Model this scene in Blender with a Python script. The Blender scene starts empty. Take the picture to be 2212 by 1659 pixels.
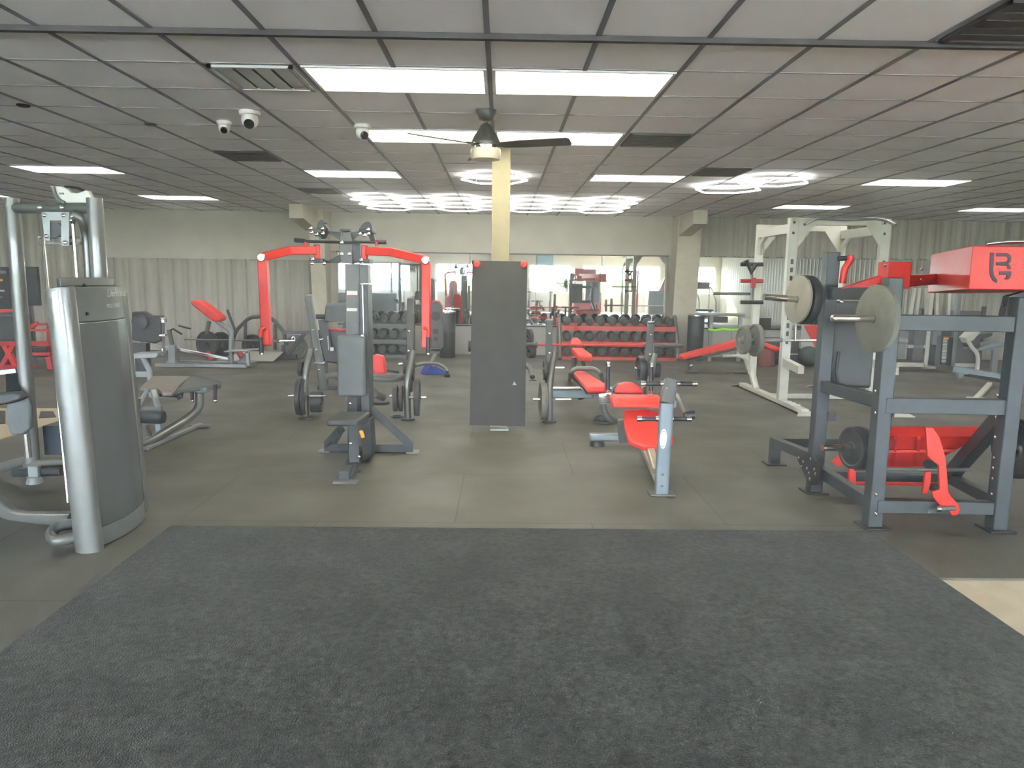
import bpy, bmesh, math, random
from mathutils import Vector as V, Matrix as M, Quaternion as Q
random.seed(7)
C = bpy.context.scene.collection
PI = math.pi
sc = bpy.context.scene
sc.view_settings.view_transform = 'Standard'
sc.view_settings.look = 'None'
sc.view_settings.gamma = 1
sc.view_settings.use_curve_mapping = False
sc.view_settings.exposure = 1.5
# ---------------------------------------------------------------- camera
FPX, CH, CEIL = 1589.0, 1.59, 2.92
_p, _y, _r = math.radians(8.10), math.radians(.90), math.radians(.76)
FW = V((math.sin(_y)*math.cos(_p), math.cos(_y)*math.cos(_p), -math.sin(_p)))
_rt = V((math.cos(_y), -math.sin(_y), 0)); _up = _rt.cross(FW)
RT = _rt*math.cos(_r) + _up*math.sin(_r); UP = _up*math.cos(_r) - _rt*math.sin(_r)
cam = bpy.data.objects.new('camera', bpy.data.cameras.new('camera'))
C.objects.link(cam); sc.camera = cam
cam.data.sensor_width = 36; cam.data.lens = 36*FPX/2212; cam.data.clip_start = .05; cam.data.clip_end = 300
cam.matrix_world = M(((RT.x, UP.x, -FW.x, 0), (RT.y, UP.y, -FW.y, 0), (RT.z, UP.z, -FW.z, CH), (0, 0, 0, 1)))
# survey helpers: a sight line read off the photo, met with the floor, a height or a depth
def ray(u, v): return FW + RT*((u-1106)/FPX) - UP*((v-829.5)/FPX)
def Zp(u, v, z):
    d = ray(u, v); return V((0, 0, CH)) + d*((z-CH)/d.z)
def F(u, v): return Zp(u, v, 0)
def W(u, v, Y):
    d = ray(u, v); return V((0, 0, CH)) + d*(Y/d.y)
# ---------------------------------------------------------------- materials
def s2l(c):
    c = c/255; return c/12.92 if c <= .04045 else ((c+.055)/1.055)**2.4
def rgb(r, g, b): return (s2l(r), s2l(g), s2l(b), 1)
MATS = {}
def mat(name, col, rough=.5, metal=0, spec=.5, noise=0, scale=20, bump=0, bscale=200, emit=None, es=0, coat=0, stretch=None, rn=0):
    if name in MATS: return MATS[name]
    m = bpy.data.materials.new(name); m.use_nodes = True; nt = m.node_tree; N = nt.nodes; L = nt.links
    b = N['Principled BSDF']
    b.inputs['Base Color'].default_value = col; b.inputs['Roughness'].default_value = rough
    b.inputs['Metallic'].default_value = metal; b.inputs['Specular IOR Level'].default_value = spec
    b.inputs['Coat Weight'].default_value = coat
    tc = N.new('ShaderNodeTexCoord')
    src = tc.outputs['Object']
    if stretch:
        mp = N.new('ShaderNodeMapping'); mp.inputs['Scale'].default_value = stretch
        L.new(src, mp.inputs['Vector']); src = mp.outputs['Vector']
    if noise:
        n = N.new('ShaderNodeTexNoise'); n.inputs['Scale'].default_value = scale; n.inputs['Detail'].default_value = 4
        L.new(src, n.inputs['Vector'])
        r = N.new('ShaderNodeMapRange'); r.inputs['From Min'].default_value = .3; r.inputs['From Max'].default_value = .7
        r.inputs['To Min'].default_value = 1-noise; r.inputs['To Max'].default_value = 1+noise
        L.new(n.outputs['Fac'], r.inputs['Value'])
        x = N.new('ShaderNodeVectorMath'); x.operation = 'SCALE'; x.inputs[0].default_value = col[:3]
        L.new(r.outputs['Result'], x.inputs['Scale']); L.new(x.outputs[0], b.inputs['Base Color'])
        if rn:
            r2 = N.new('ShaderNodeMapRange'); r2.inputs['From Min'].default_value = .3; r2.inputs['From Max'].default_value = .7
            r2.inputs['To Min'].default_value = rough-rn; r2.inputs['To Max'].default_value = rough+rn
            L.new(n.outputs['Fac'], r2.inputs['Value']); L.new(r2.outputs['Result'], b.inputs['Roughness'])
    if bump:
        n2 = N.new('ShaderNodeTexNoise'); n2.inputs['Scale'].default_value = bscale; n2.inputs['Detail'].default_value = 3
        L.new(src, n2.inputs['Vector'])
        bp = N.new('ShaderNodeBump'); bp.inputs['Strength'].default_value = bump; bp.inputs['Distance'].default_value = .004
        L.new(n2.outputs['Fac'], bp.inputs['Height']); L.new(bp.outputs['Normal'], b.inputs['Normal'])
    if emit:
        b.inputs['Emission Color'].default_value = emit; b.inputs['Emission Strength'].default_value = es
    MATS[name] = m; return m
RED = mat('red_paint', (.62, .032, .022, 1), .38, noise=.06, scale=6)
REDV = mat('red_vinyl', (.80, .05, .035, 1), .45, noise=.07, scale=9, bump=.15, bscale=350)
REDD = mat('red_steel', (.45, .03, .03, 1), .45, noise=.1, scale=8)
BLK = mat('black_steel', (.028, .032, .036, 1), .42, noise=.15, scale=10, spec=.5)
NAVY = mat('charcoal_powder_coat', (.05, .062, .066, 1), .45, noise=.1, scale=8)
GRYD = mat('dark_grey_steel', (.12, .125, .12, 1), .42, noise=.1, scale=8)
VIN = mat('black_vinyl', (.05, .058, .058, 1), .5, noise=.12, scale=12, bump=.2, bscale=400)
VING = mat('grey_vinyl_pad', (.11, .125, .125, 1), .6, noise=.08, scale=12, bump=.2, bscale=400)
VINT = mat('taupe_vinyl', (.21, .18, .15, 1), .45, noise=.1, scale=12, bump=.2, bscale=400)
RUB = mat('black_rubber', (.045, .046, .046, 1), .6, noise=.2, scale=25, bump=.3, bscale=90)
RUBM = mat('hung_rubber_mat', (.052, .055, .051, 1), .8, noise=.12, scale=5, bump=.3, bscale=300)
CHR = mat('chrome', (.75, .75, .72, 1), .16, metal=1, noise=.05, scale=20)
SIL = mat('silver_paint', (.19, .20, .19, 1), .40, metal=.5, noise=.08, scale=5, coat=.3, stretch=(1, 1, .15))
SILG = mat('silver_grey_shroud', (.17, .19, .19, 1), .27, metal=.55, noise=.14, scale=3, stretch=(1, 1, .25))
SHD = mat('dark_cap_plastic', (.13, .145, .14, 1), .45, noise=.05, scale=10)
STG = mat('light_steel_paint', (.24, .265, .26, 1), .35, metal=.2, noise=.07, scale=8)
BLG = mat('blue_grey_paint', (.24, .3, .33, 1), .3, metal=.35, noise=.06, scale=6, coat=.3)
WHT = mat('white_rack_paint', (.56, .56, .48, 1), .4, noise=.08, scale=6)
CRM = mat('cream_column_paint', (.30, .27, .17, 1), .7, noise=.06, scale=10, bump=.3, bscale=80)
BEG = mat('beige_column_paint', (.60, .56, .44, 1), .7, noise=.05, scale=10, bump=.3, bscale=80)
PLT = mat('cast_grey_plate', (.17, .17, .14, 1), .55, noise=.15, scale=12, bump=.3, bscale=60)
PLTL = mat('worn_light_plate', (.30, .29, .24, 1), .6, noise=.1, scale=8, bump=.2, bscale=60)
PLB = mat('black_iron_plate', (.04, .043, .045, 1), .45, noise=.2, scale=14, bump=.3, bscale=60)
STU = mat('grey_stucco', (.58, .55, .47, 1), .85, noise=.06, scale=2.5, bump=.6, bscale=35)
COR = mat('corrugated_steel', (.42, .40, .335, 1), .5, noise=.1, scale=2, stretch=(3, 3, .2))
CORD = mat('corrugated_steel_dark', (.17, .165, .15, 1), .5, noise=.1, scale=2, stretch=(3, 3, .2))
KNE = mat('pale_panel', (.42, .42, .38, 1), .6, noise=.05, scale=3)
TIL = mat('ceiling_tile', (.88, .87, .85, 1), .9, noise=.05, scale=1.2, bump=.5, bscale=160)
TBAR = mat('ceiling_grid_bar', (.20, .20, .21, 1), .6)
TBARL = mat('ceiling_cross_bar', (.34, .335, .33, 1), .7)
WPL = mat('white_plastic', (.75, .74, .68, 1), .4)
GLS = mat('lens_black', (.02, .02, .025, 1), .1)
BRZ = mat('fan_bronze', (.035, .04, .04, 1), .35, metal=.4)
FBL = mat('fan_blade_dark', (.05, .045, .042, 1), .5, noise=.2, scale=12, stretch=(1, 8, 1))
VNT = mat('vent_grey', (.55, .56, .52, 1), .6)
VND = mat('vent_dark', (.07, .065, .06, 1), .7, noise=.1, scale=5)
CRMF = mat('cream_vinyl_floor', (.62, .55, .40, 1), .45, noise=.1, scale=5)
YEL = mat('yellow_knob', (.9, .42, .03, 1), .4)
BLU = mat('blue_cloth', (.03, .07, .35, 1), .8, noise=.2, scale=30)
GRN = mat('green_band', (.32, .75, .06, 1), .5)
LBL = mat('white_label', (.7, .7, .66, 1), .5)
LTR = mat('lettering_grey', (.48, .49, .46, 1), .5)
LOGO = mat('logo_maroon', (.05, .015, .03, 1), .5)
TEA = mat('teal_screen', (.1, .16, .18, 1), .25, emit=(.25, .4, .45, 1), es=.35)
GPL = mat('bin_black', (.035, .045, .045, 1), .35, noise=.1, scale=10)
DBR = mat('dumbbell_rubber', (.06, .066, .066, 1), .42, noise=.15, scale=40)
WOOD = mat('pale_board', (.55, .45, .30, 1), .6, noise=.1, scale=6, stretch=(1, 8, 1))
ASP = mat('asphalt', (.60, .59, .57, 1), .9, noise=.1, scale=3)
GRS = mat('grass', (.2, .3, .08, 1), .9, noise=.3, scale=6)
CARB = mat('car_blue', (.03, .12, .4, 1), .3, coat=.5)
def emis(name, col, st):
    m = bpy.data.materials.new(name); m.use_nodes = True; nt = m.node_tree
    nt.nodes.clear(); e = nt.nodes.new('ShaderNodeEmission'); o = nt.nodes.new('ShaderNodeOutputMaterial')
    e.inputs['Color'].default_value = col; e.inputs['Strength'].default_value = st
    nt.links.new(e.outputs[0], o.inputs['Surface']); return m
PANW = emis('warm_light_panel', (1, .93, .72, 1), 5.0)
PANC = emis('white_light_panel', (1, .97, .90, 1), 5.5)
HEXL = emis('hexagon_tube_light', (1, .98, .95, 1), 7.0)
MIR = bpy.data.materials.new('mirror_glass'); MIR.use_nodes = True
_b = MIR.node_tree.nodes['Principled BSDF']; _b.inputs['Base Color'].default_value = (.74, .80, .76, 1)
_b.inputs['Metallic'].default_value = 1; _b.inputs['Roughness'].default_value = .015
PANE = bpy.data.materials.new('window_pane'); PANE.use_nodes = True
_n = PANE.node_tree; _n.nodes.clear(); _t = _n.nodes.new('ShaderNodeBsdfTransparent'); _g = _n.nodes.new('ShaderNodeBsdfGlossy')
_g.inputs['Roughness'].default_value = .02; _x = _n.nodes.new('ShaderNodeMixShader'); _x.inputs[0].default_value = .06
_o = _n.nodes.new('ShaderNodeOutputMaterial'); _n.links.new(_t.outputs[0], _x.inputs[1]); _n.links.new(_g.outputs[0], _x.inputs[2]); _n.links.new(_x.outputs[0], _o.inputs['Surface'])
# rubber floor mats with seams
def floor_mat():
    m = bpy.data.materials.new('rubber_floor'); m.use_nodes = True; nt = m.node_tree; N = nt.nodes; L = nt.links
    b = N['Principled BSDF']; b.inputs['Roughness'].default_value = .5; b.inputs['Specular IOR Level'].default_value = .35
    tc = N.new('ShaderNodeTexCoord'); mp = N.new('ShaderNodeMapping')
    mp.inputs['Location'].default_value = (-.61, -4.67, 0)
    br = N.new('ShaderNodeTexBrick'); br.offset = .5; br.inputs['Scale'].default_value = 1
    br.inputs['Brick Width'].default_value = 1.80; br.inputs['Row Height'].default_value = 1.22
    br.inputs['Mortar Size'].default_value = .006; br.inputs['Mortar Smooth'].default_value = .3
    br.inputs['Color1'].default_value = (.114, .113, .092, 1); br.inputs['Color2'].default_value = (.123, .122, .100, 1)
    br.inputs['Mortar'].default_value = (.07, .068, .058, 1)
    L.new(tc.outputs['Object'], mp.inputs[0]); L.new(mp.outputs[0], br.inputs['Vector'])
    n = N.new('ShaderNodeTexNoise'); n.inputs['Scale'].default_value = 1.3; n.inputs['Detail'].default_value = 6
    n3 = N.new('ShaderNodeTexNoise'); n3.inputs['Scale'].default_value = 160; n3.inputs['Detail'].default_value = 2
    L.new(tc.outputs['Object'], n.inputs['Vector']); L.new(tc.outputs['Object'], n3.inputs['Vector'])
    r = N.new('ShaderNodeMapRange'); r.inputs['From Min'].default_value = .3; r.inputs['From Max'].default_value = .7; r.inputs['To Min'].default_value = .85; r.inputs['To Max'].default_value = 1.15
    L.new(n.outputs['Fac'], r.inputs[0])
    r3 = N.new('ShaderNodeMapRange'); r3.inputs['From Min'].default_value = .3; r3.inputs['From Max'].default_value = .7; r3.inputs['To Min'].default_value = .85; r3.inputs['To Max'].default_value = 1.15
    L.new(n3.outputs['Fac'], r3.inputs[0])
    mm = N.new('ShaderNodeMath'); mm.operation = 'MULTIPLY'; L.new(r.outputs[0], mm.inputs[0]); L.new(r3.outputs[0], mm.inputs[1])
    x = N.new('ShaderNodeVectorMath'); x.operation = 'SCALE'; L.new(br.outputs['Color'], x.inputs[0]); L.new(mm.outputs[0], x.inputs['Scale'])
    L.new(x.outputs[0], b.inputs['Base Color'])
    r2 = N.new('ShaderNodeMapRange'); r2.inputs['From Min'].default_value = .3; r2.inputs['From Max'].default_value = .7; r2.inputs['To Min'].default_value = .58; r2.inputs['To Max'].default_value = .40
    L.new(n.outputs['Fac'], r2.inputs[0]); L.new(r2.outputs[0], b.inputs['Roughness'])
    bp = N.new('ShaderNodeBump'); bp.inputs['Strength'].default_value = .4; bp.inputs['Distance'].default_value = .003
    L.new(n3.outputs['Fac'], bp.inputs['Height']); L.new(bp.outputs[0], b.inputs['Normal'])
    return m
RFL = floor_mat()
def carpet_mat():
    m = bpy.data.materials.new('charcoal_carpet'); m.use_nodes = True; nt = m.node_tree; N = nt.nodes; L = nt.links
    b = N['Principled BSDF']; b.inputs['Roughness'].default_value = .95; b.inputs['Specular IOR Level'].default_value = .1
    b.inputs['Sheen Weight'].default_value = .26; b.inputs['Sheen Tint'].default_value = (.8, .85, .8, 1)
    tc = N.new('ShaderNodeTexCoord'); mp = N.new('ShaderNodeMapping'); mp.inputs['Scale'].default_value = (1, 1.0, 1)
    L.new(tc.outputs['Object'], mp.inputs[0])
    def nz(s, d, a, c):
        n = N.new('ShaderNodeTexNoise'); n.inputs['Scale'].default_value = s; n.inputs['Detail'].default_value = d; n.inputs['Roughness'].default_value = .6
        L.new(mp.outputs[0], n.inputs['Vector'])
        r = N.new('ShaderNodeMapRange'); r.inputs['From Min'].default_value = .32; r.inputs['From Max'].default_value = .68; r.inputs['To Min'].default_value = a; r.inputs['To Max'].default_value = c
        L.new(n.outputs['Fac'], r.inputs[0]); return r.outputs[0], n
    a1, _ = nz(2.2, 5, .62, 1.35); a2, n2 = nz(30, 9, .25, 2.0); a3, n3 = nz(150, 2, .65, 1.4)
    p = N.new('ShaderNodeMath'); p.operation = 'MULTIPLY'; L.new(a1, p.inputs[0]); L.new(a2, p.inputs[1])
    q = N.new('ShaderNodeMath'); q.operation = 'MULTIPLY'; L.new(p.outputs[0], q.inputs[0]); L.new(a3, q.inputs[1])
    x = N.new('ShaderNodeVectorMath'); x.operation = 'SCALE'; x.inputs[0].default_value = (.026, .027, .025); L.new(q.outputs[0], x.inputs['Scale'])
    L.new(x.outputs[0], b.inputs['Base Color'])
    bp = N.new('ShaderNodeBump'); bp.inputs['Strength'].default_value = .8; bp.inputs['Distance'].default_value = .008
    L.new(n3.outputs['Fac'], bp.inputs['Height']); L.new(bp.outputs[0], b.inputs['Normal'])
    return m
CPT = carpet_mat()
# ---------------------------------------------------------------- mesh builder
def fillet(pts, rad=.05, n=5):
    pts = [V(p) for p in pts]; out = [pts[0]]
    for i in range(1, len(pts)-1):
        a, b, c = pts[i-1], pts[i], pts[i+1]
        d1 = (a-b); d2 = (c-b); r = min(rad, d1.length*.48, d2.length*.48)
        p, q = b+d1.normalized()*r, b+d2.normalized()*r
        for k in range(n+1):
            t = k/n; out.append(p*(1-t)**2 + b*2*t*(1-t) + q*t*t)
    out.append(pts[-1]); return out
class MB:
    def __init__(s): s.v = []; s.f = []
    def add(s, vs, fs):
        o = len(s.v); s.v += [V(x) for x in vs]; s.f += [tuple(i+o for i in f) for f in fs]; return s
    def box(s, c, d, R=None):
        c = V(c); x, y, z = d[0]/2, d[1]/2, d[2]/2
        vs = [V((a*x, b*y, e*z)) for e in (-1, 1) for (a, b) in ((-1, -1), (1, -1), (1, 1), (-1, 1))]
        if R is not None: vs = [R @ q for q in vs]
        return s.add([c+q for q in vs], [(0, 3, 2, 1), (4, 5, 6, 7), (0, 1, 5, 4), (1, 2, 6, 5), (2, 3, 7, 6), (3, 0, 4, 7)])
    def span(s, a, b):
        a, b = V(a), V(b); return s.box((a+b)/2, [abs(q) for q in (b-a)])
    def beam(s, a, b, w, h=None, up=(0, 0, 1)):
        a, b = V(a), V(b); h = h or w; d = (b-a); l = d.length; d.normalize(); u = V(up)
        if abs(d.dot(u)) > .97: u = V((0, 1, 0))
        x = d.cross(u).normalized(); z = x.cross(d)
        vs = [p + x*(i*w/2) + z*(j*h/2) for p in (a, b) for (i, j) in ((-1, -1), (1, -1), (1, 1), (-1, 1))]
        return s.add(vs, [(0, 1, 2, 3), (7, 6, 5, 4), (0, 4, 5, 1), (1, 5, 6, 2), (2, 6, 7, 3), (3, 7, 4, 0)])
    def tube(s, pts, r, n=12, rad=0, closed=False, sq=None):
        pts = [V(p) for p in pts]
        if rad: pts = fillet(pts, rad)
        m = len(pts); rings = []; prev = None
        for i in range(m):
            if closed: t = (pts[(i+1) % m]-pts[i-1])
            else: t = pts[min(i+1, m-1)]-pts[max(i-1, 0)]
            t.normalize()
            if prev is None:
                u = V((0, 0, 1)) if abs(t.z) < .9 else V((0, 1, 0))
                x = t.cross(u).normalized()
            else: x = (prev-t*prev.dot(t)).normalized()
            prev = x; y = t.cross(x); o = len(s.v)
            for k in range(n):
                a = 2*PI*k/n
                rx, ry = (r, r) if sq is None else sq
                s.v.append(pts[i]+x*math.cos(a)*rx+y*math.sin(a)*ry)
            rings.append(o)
        R = m if closed else m-1
        for i in range(R):
            a, b = rings[i], rings[(i+1) % m]
            for k in range(n):
                k2 = (k+1) % n; s.f.append((a+k, a+k2, b+k2, b+k))
        if not closed:
            s.f.append(tuple(rings[0]+k for k in reversed(range(n)))); s.f.append(tuple(rings[-1]+k for k in range(n)))
        return s
    def cyl(s, a, b, r, n=20): return s.lathe(a, V(b)-V(a), [(r, 0), (r, (V(b)-V(a)).length)], n)
    def lathe(s, c, ax, prof, n=28, cap=True):
        c = V(c); t = V(ax).normalized(); u = V((0, 0, 1)) if abs(t.z) < .9 else V((0, 1, 0))
        x = t.cross(u).normalized(); y = t.cross(x); o = len(s.v); m = len(prof)
        for (r, h) in prof:
            for k in range(n):
                a = 2*PI*k/n; s.v.append(c+t*h+x*math.cos(a)*r+y*math.sin(a)*r)
        for i in range(m-1):
            for k in range(n):
                k2 = (k+1) % n; s.f.append((o+i*n+k, o+i*n+k2, o+(i+1)*n+k2, o+(i+1)*n+k))
        if cap:
            s.f.append(tuple(o+k for k in reversed(range(n)))); s.f.append(tuple(o+(m-1)*n+k for k in range(n)))
        return s
    def prism(s, poly, ext):
        poly = [V(p) for p in poly]; e = V(ext); n = len(poly)
        return s.add(poly+[p+e for p in poly], [tuple(reversed(range(n))), tuple(range(n, 2*n))]+[(i, (i+1) % n, n+(i+1) % n, n+i) for i in range(n)])
    def ball(s, c, r, sx=(1, 1, 1), n=14):
        c = V(c); o = len(s.v)
        for i in range(1, n):
            for k in range(2*n):
                a = PI*i/n; b = PI*k/n
                s.v.append(c+V((math.sin(a)*math.cos(b)*sx[0], math.sin(a)*math.sin(b)*sx[1], math.cos(a)*sx[2]))*r)
        for i in range(n-2):
            for k in range(2*n):
                k2 = (k+1) % (2*n); s.f.append((o+i*2*n+k, o+(i+1)*2*n+k, o+(i+1)*2*n+k2, o+i*2*n+k2))
        s.f.append(tuple(o+k for k in range(2*n))); s.f.append(tuple(o+(n-2)*2*n+k for k in reversed(range(2*n))))
        return s
    def build(s, name, m, parent=None, bev=0, seg=2, local=False):
        me = bpy.data.meshes.new(name); vs = s.v
        if parent is not None and not local:
            inv = WM[parent.name].inverted(); vs = [inv @ q for q in vs]
        me.from_pydata(vs, [], s.f); me.validate()
        b = bmesh.new(); b.from_mesh(me); bmesh.ops.recalc_face_normals(b, faces=b.faces); b.to_mesh(me); b.free()
        me.polygons.foreach_set('use_smooth', [True]*len(me.polygons)); me.set_sharp_from_angle(angle=math.radians(35))
        me.materials.append(m); o = bpy.data.objects.new(name, me); C.objects.link(o)
        if parent is not None: o.parent = parent; WM[o.name] = WM[parent.name].copy()
        else: WM[o.name] = M.Identity(4)
        if bev:
            k = o.modifiers.new('bevel', 'BEVEL'); k.width = bev; k.segments = seg; k.limit_method = 'ANGLE'; k.angle_limit = math.radians(40); k.harden_normals = False
        return o
WM = {}
def tag(o, label, cat, group=None, kind=None):
    if label: o['label'] = label
    if cat: o['category'] = cat
    if group: o['group'] = group
    if kind: o['kind'] = kind
    return o
def thing(name, label, cat, loc, rz=0, group=None):
    o = bpy.data.objects.new(name, None); C.objects.link(o); o.empty_display_size = .1
    o.location = V(loc); o.rotation_euler = (0, 0, rz)
    WM[o.name] = M.Translation(V(loc)) @ M.Rotation(rz, 4, 'Z'); tag(o, label, cat, group); return o
def struct(name, mb, m, **k):
    o = mb.build(name, m, **k); o['kind'] = 'structure'; return o
def dup(root, loc, rot=(0, 0, 0), label=None, group=None):
    r = root.copy(); C.objects.link(r); r.location = V(loc); r.rotation_euler = rot
    if label: r['label'] = label
    if group: r['group'] = group
    for ch in list(root.children):
        c = ch.copy(); C.objects.link(c); c.parent = r
        for g in ch.children:
            d = g.copy(); C.objects.link(d); d.parent = c
    return r
def rot(x=0, y=0, z=0): return M.Rotation(z, 3, 'Z') @ M.Rotation(y, 3, 'Y') @ M.Rotation(x, 3, 'X')
def frame(d, up):
    d = V(d).normalized(); x = d.cross(V(up)).normalized(); z = x.cross(d); return M((x, d, z)).transposed()
def lerp(a, b, t): return V(a)*(1-t)+V(b)*t
def bolts(parent, pts, ax=(0, -1, 0), r=.011, m=None, h=.008):
    for p in pts:
        MB().lathe(p, ax, [(r, -.002), (r, h*.5), (r*.55, h)], 10).build('bolt', m or CHR, parent)
# ================================================================ ROOM
XL, XR, YB, YF = -13.0, 11.0, 15.75, -5.7
GX, GY, DX, DY = -.094, 4.908, .61, .6576
def gx(i): return GX+i*DX
def gy(j): return GY+j*DY
struct('floor', MB().span((XL-.2, YF-.2, -.15), (XR+.2, YB+.2, -.012)), CRMF)
struct('floor', MB().span((XL, 3.81, -.012), (XR, YB, 0)).span((XL, YF, -.012), (2.395, 3.81, 0)), RFL)
m = MB().span((-2.09, -2.6, 0), (2.40, 4.54, .012)).build('entrance_carpet', CPT, bev=.005)
tag(m, 'large charcoal grey carpet mat laid over the rubber floor in the foreground', 'carpet')
struct('ceiling', MB().span((XL-.2, YF-.2, CEIL), (XR+.2, YB+.2, CEIL+.12)), TIL)
tb = MB()
for i in range(-22, 20):
    x = gx(i)
    if XL < x < XR: tb.span((x-.015, YF, CEIL-.006), (x+.015, YB, CEIL))
struct('trim_1', tb, TBAR)
tb = MB()
for j in range(-16, 17):
    y = gy(j)
    if YF < y < YB and j != -1: tb.span((XL, y-.008, CEIL-.004), (XR, y+.008, CEIL))
struct('trim_2', tb, TBARL)
struct('trim_3', MB().span((XL, 4.25, CEIL-.03), (XR, 4.29, CEIL)).span((XL, 4.29, CEIL-.012), (XR, 4.33, CEIL)), VND)
# back wall
def corr(x0, x1, y, z0, z1, p=.305, d=.03, axis='x'):
    m = MB(); pts = []; x = x0
    while x < x1:
        for (t, h) in ((0, 0), (.06, d), (.12, d), (.18, 0), (.225, 0), (.235, d*.3), (.25, d*.3), (.26, 0)):
            if x+t*p/.305 <= x1: pts.append((x+t*p/.305, h))
        x += p
    pts.append((x1, 0))
    for i in range(len(pts)-1):
        (a, h), (b, k) = pts[i], pts[i+1]
        if axis == 'x': q = [(a, y-h, z0), (b, y-k, z0), (b, y-k, z1), (a, y-h, z1)]
        else: q = [(y-h, a, z0), (y-k, b, z0), (y-k, b, z1), (y-h, a, z1)]
        o = len(m.v); m.v += [V(w) for w in q]; m.f.append((o, o+1, o+2, o+3))
    return m
struct('wall_back', MB().span((XL-.2, YB-.02, 0), (XR+.2, YB+.2, CEIL)), STU)
struct('wall_back', corr(XL, -8.45, YB-.025, 0, CEIL), COR)
struct('wall_back', corr(-8.45, -3.95, YB-.025, 0, 1.93), COR)
struct('wall_back', MB().span((-8.45, YB-.075, 1.93), (-3.6, YB-.02, CEIL)).span((-3.6, YB-.075, 2.13), (3.6, YB-.02, CEIL)), STU)
struct('wall_back', corr(4.1, 9.3, YB-.07, 2.11, CEIL), COR)
struct('wall_back', corr(9.3, XR, YB-.07, 0, CEIL), COR)
struct('wall_back', MB().span((-3.45, YB-.16, 0), (3.5, YB-.02, .60)).span((4.1, YB-.16, 0), (9.3, YB-.02, .60)), KNE)
sm = MB()
for x in (-2.55, -1.35, -.55, .55, 1.0, 2.2, 3.1, 4.9, 6.1, 7.3, 8.5): sm.span((x-.006, YB-.163, 0), (x+.006, YB-.16, .6))
struct('trim_4', sm, GRYD)
struct('trim_5', MB().span((-3.45, YB-.18, .60), (3.5, YB-.02, .625)).span((4.1, YB-.18, .60), (9.3, YB-.02, .625)), BLK)
struct('wall_left', MB().span((XL-.2, YF, 0), (XL-.03, YB, CEIL)), STU)
struct('wall_left', corr(YF, YB, XL, 0, CEIL, axis='y'), COR)
w = corr(YF, YB, XR, 0, CEIL, axis='y')
struct('wall_right', w, CORD if False else COR)
struct('wall_right', MB().span((XR+.02, YF, 0), (XR+.2, YB, CEIL)), STU)
# mirrors
def mirror(label, x0, x1, n):
    t = thing('wall_mirror', label, 'mirror', ((x0+x1)/2, YB-.05, .63))
    w = (x1-x0)/n
    for i in range(n): MB().span((x0+i*w+.004, YB-.06, .63), (x0+(i+1)*w-.004, YB-.045, 2.125)).build('mirror_panel', MIR, t)
    MB().span((x0-.02, YB-.075, 2.105), (x1+.02, YB-.04, 2.13)).build('top_channel', GRYD, t)
mirror('long wall mirror between the two pale columns behind the dumbbell racks', -3.45, 3.50, 5)
mirror('wall mirror right of the right-hand column behind the white power rack', 4.12, 9.28, 4)
# front wall with windows behind the camera
wins = [(-12.5, -9.0), (-8.1, -4.56), (-3.3, -.95), (1.37, 3.47), (4.05, 7.9), (9.7, 10.7)]  # first opening is unseen, added to brighten the left of the ceiling
Z0, Z1 = .95, 2.33
m = MB().span((XL, YF-.2, 0), (XR, YF, Z0)).span((XL, YF-.2, Z1), (XR, YF, CEIL))
e = [XL]+[q for w in wins for q in w]+[XR]
for i in range(0, len(e), 2): m.span((e[i], YF-.2, Z0), (e[i+1], YF, Z1))
struct('wall_front', m, STU)
for k, (a, b) in enumerate(wins):
    f = MB()
    for (x0, x1, z0, z1) in ((a, b, Z0, Z0+.05), (a, b, Z1-.05, Z1), (a, a+.05, Z0, Z1), (b-.05, b, Z0, Z1)): f.span((x0, YF-.12, z0), (x1, YF-.04, z1))
    for q in range(1, max(1, round((b-a)/1.2))): f.span((a+(b-a)*q/round((b-a)/1.2)-.025, YF-.11, Z0), (a+(b-a)*q/round((b-a)/1.2)+.025, YF-.05, Z1))
    o = struct('window_%d' % (k+1), f, WPL)
    MB().span((a+.04, YF-.085, Z0+.04), (b-.04, YF-.079, Z1-.04)).build('pane', PANE, o)
struct('floor', MB().span((-60, -70, -.3), (60, YF-.2, -.2)), ASP)
t = thing('parked_car', 'blue pickup truck parked outside, seen in the mirror behind the left red arm', 'car', (-6.4, -12, -.2))
b = V((-6.4, -12, -.2))
MB().prism([b+V(q) for q in ((-2.4, -.9, .35), (2.4, -.9, .35), (2.4, -.9, .95), (1.0, -.9, 1.05), (.5, -.9, 1.65), (-1.0, -.9, 1.65), (-1.3, -.9, 1.0), (-2.4, -.9, .95))], (0, 1.8, 0)).build('body', CARB, t, bev=.06)
for x in (-1.5, 1.5):
    for y in (-.92, .7): MB().lathe(b+V((x, y, .36)), (0, 1, 0), [(.2, 0), (.36, .02), (.36, .2), (.2, .22)]).build('wheel', RUB, t)
struct('trim_6', MB().span((-60, -45, -.2), (60, -44, 1.6)), GRS)
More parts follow.
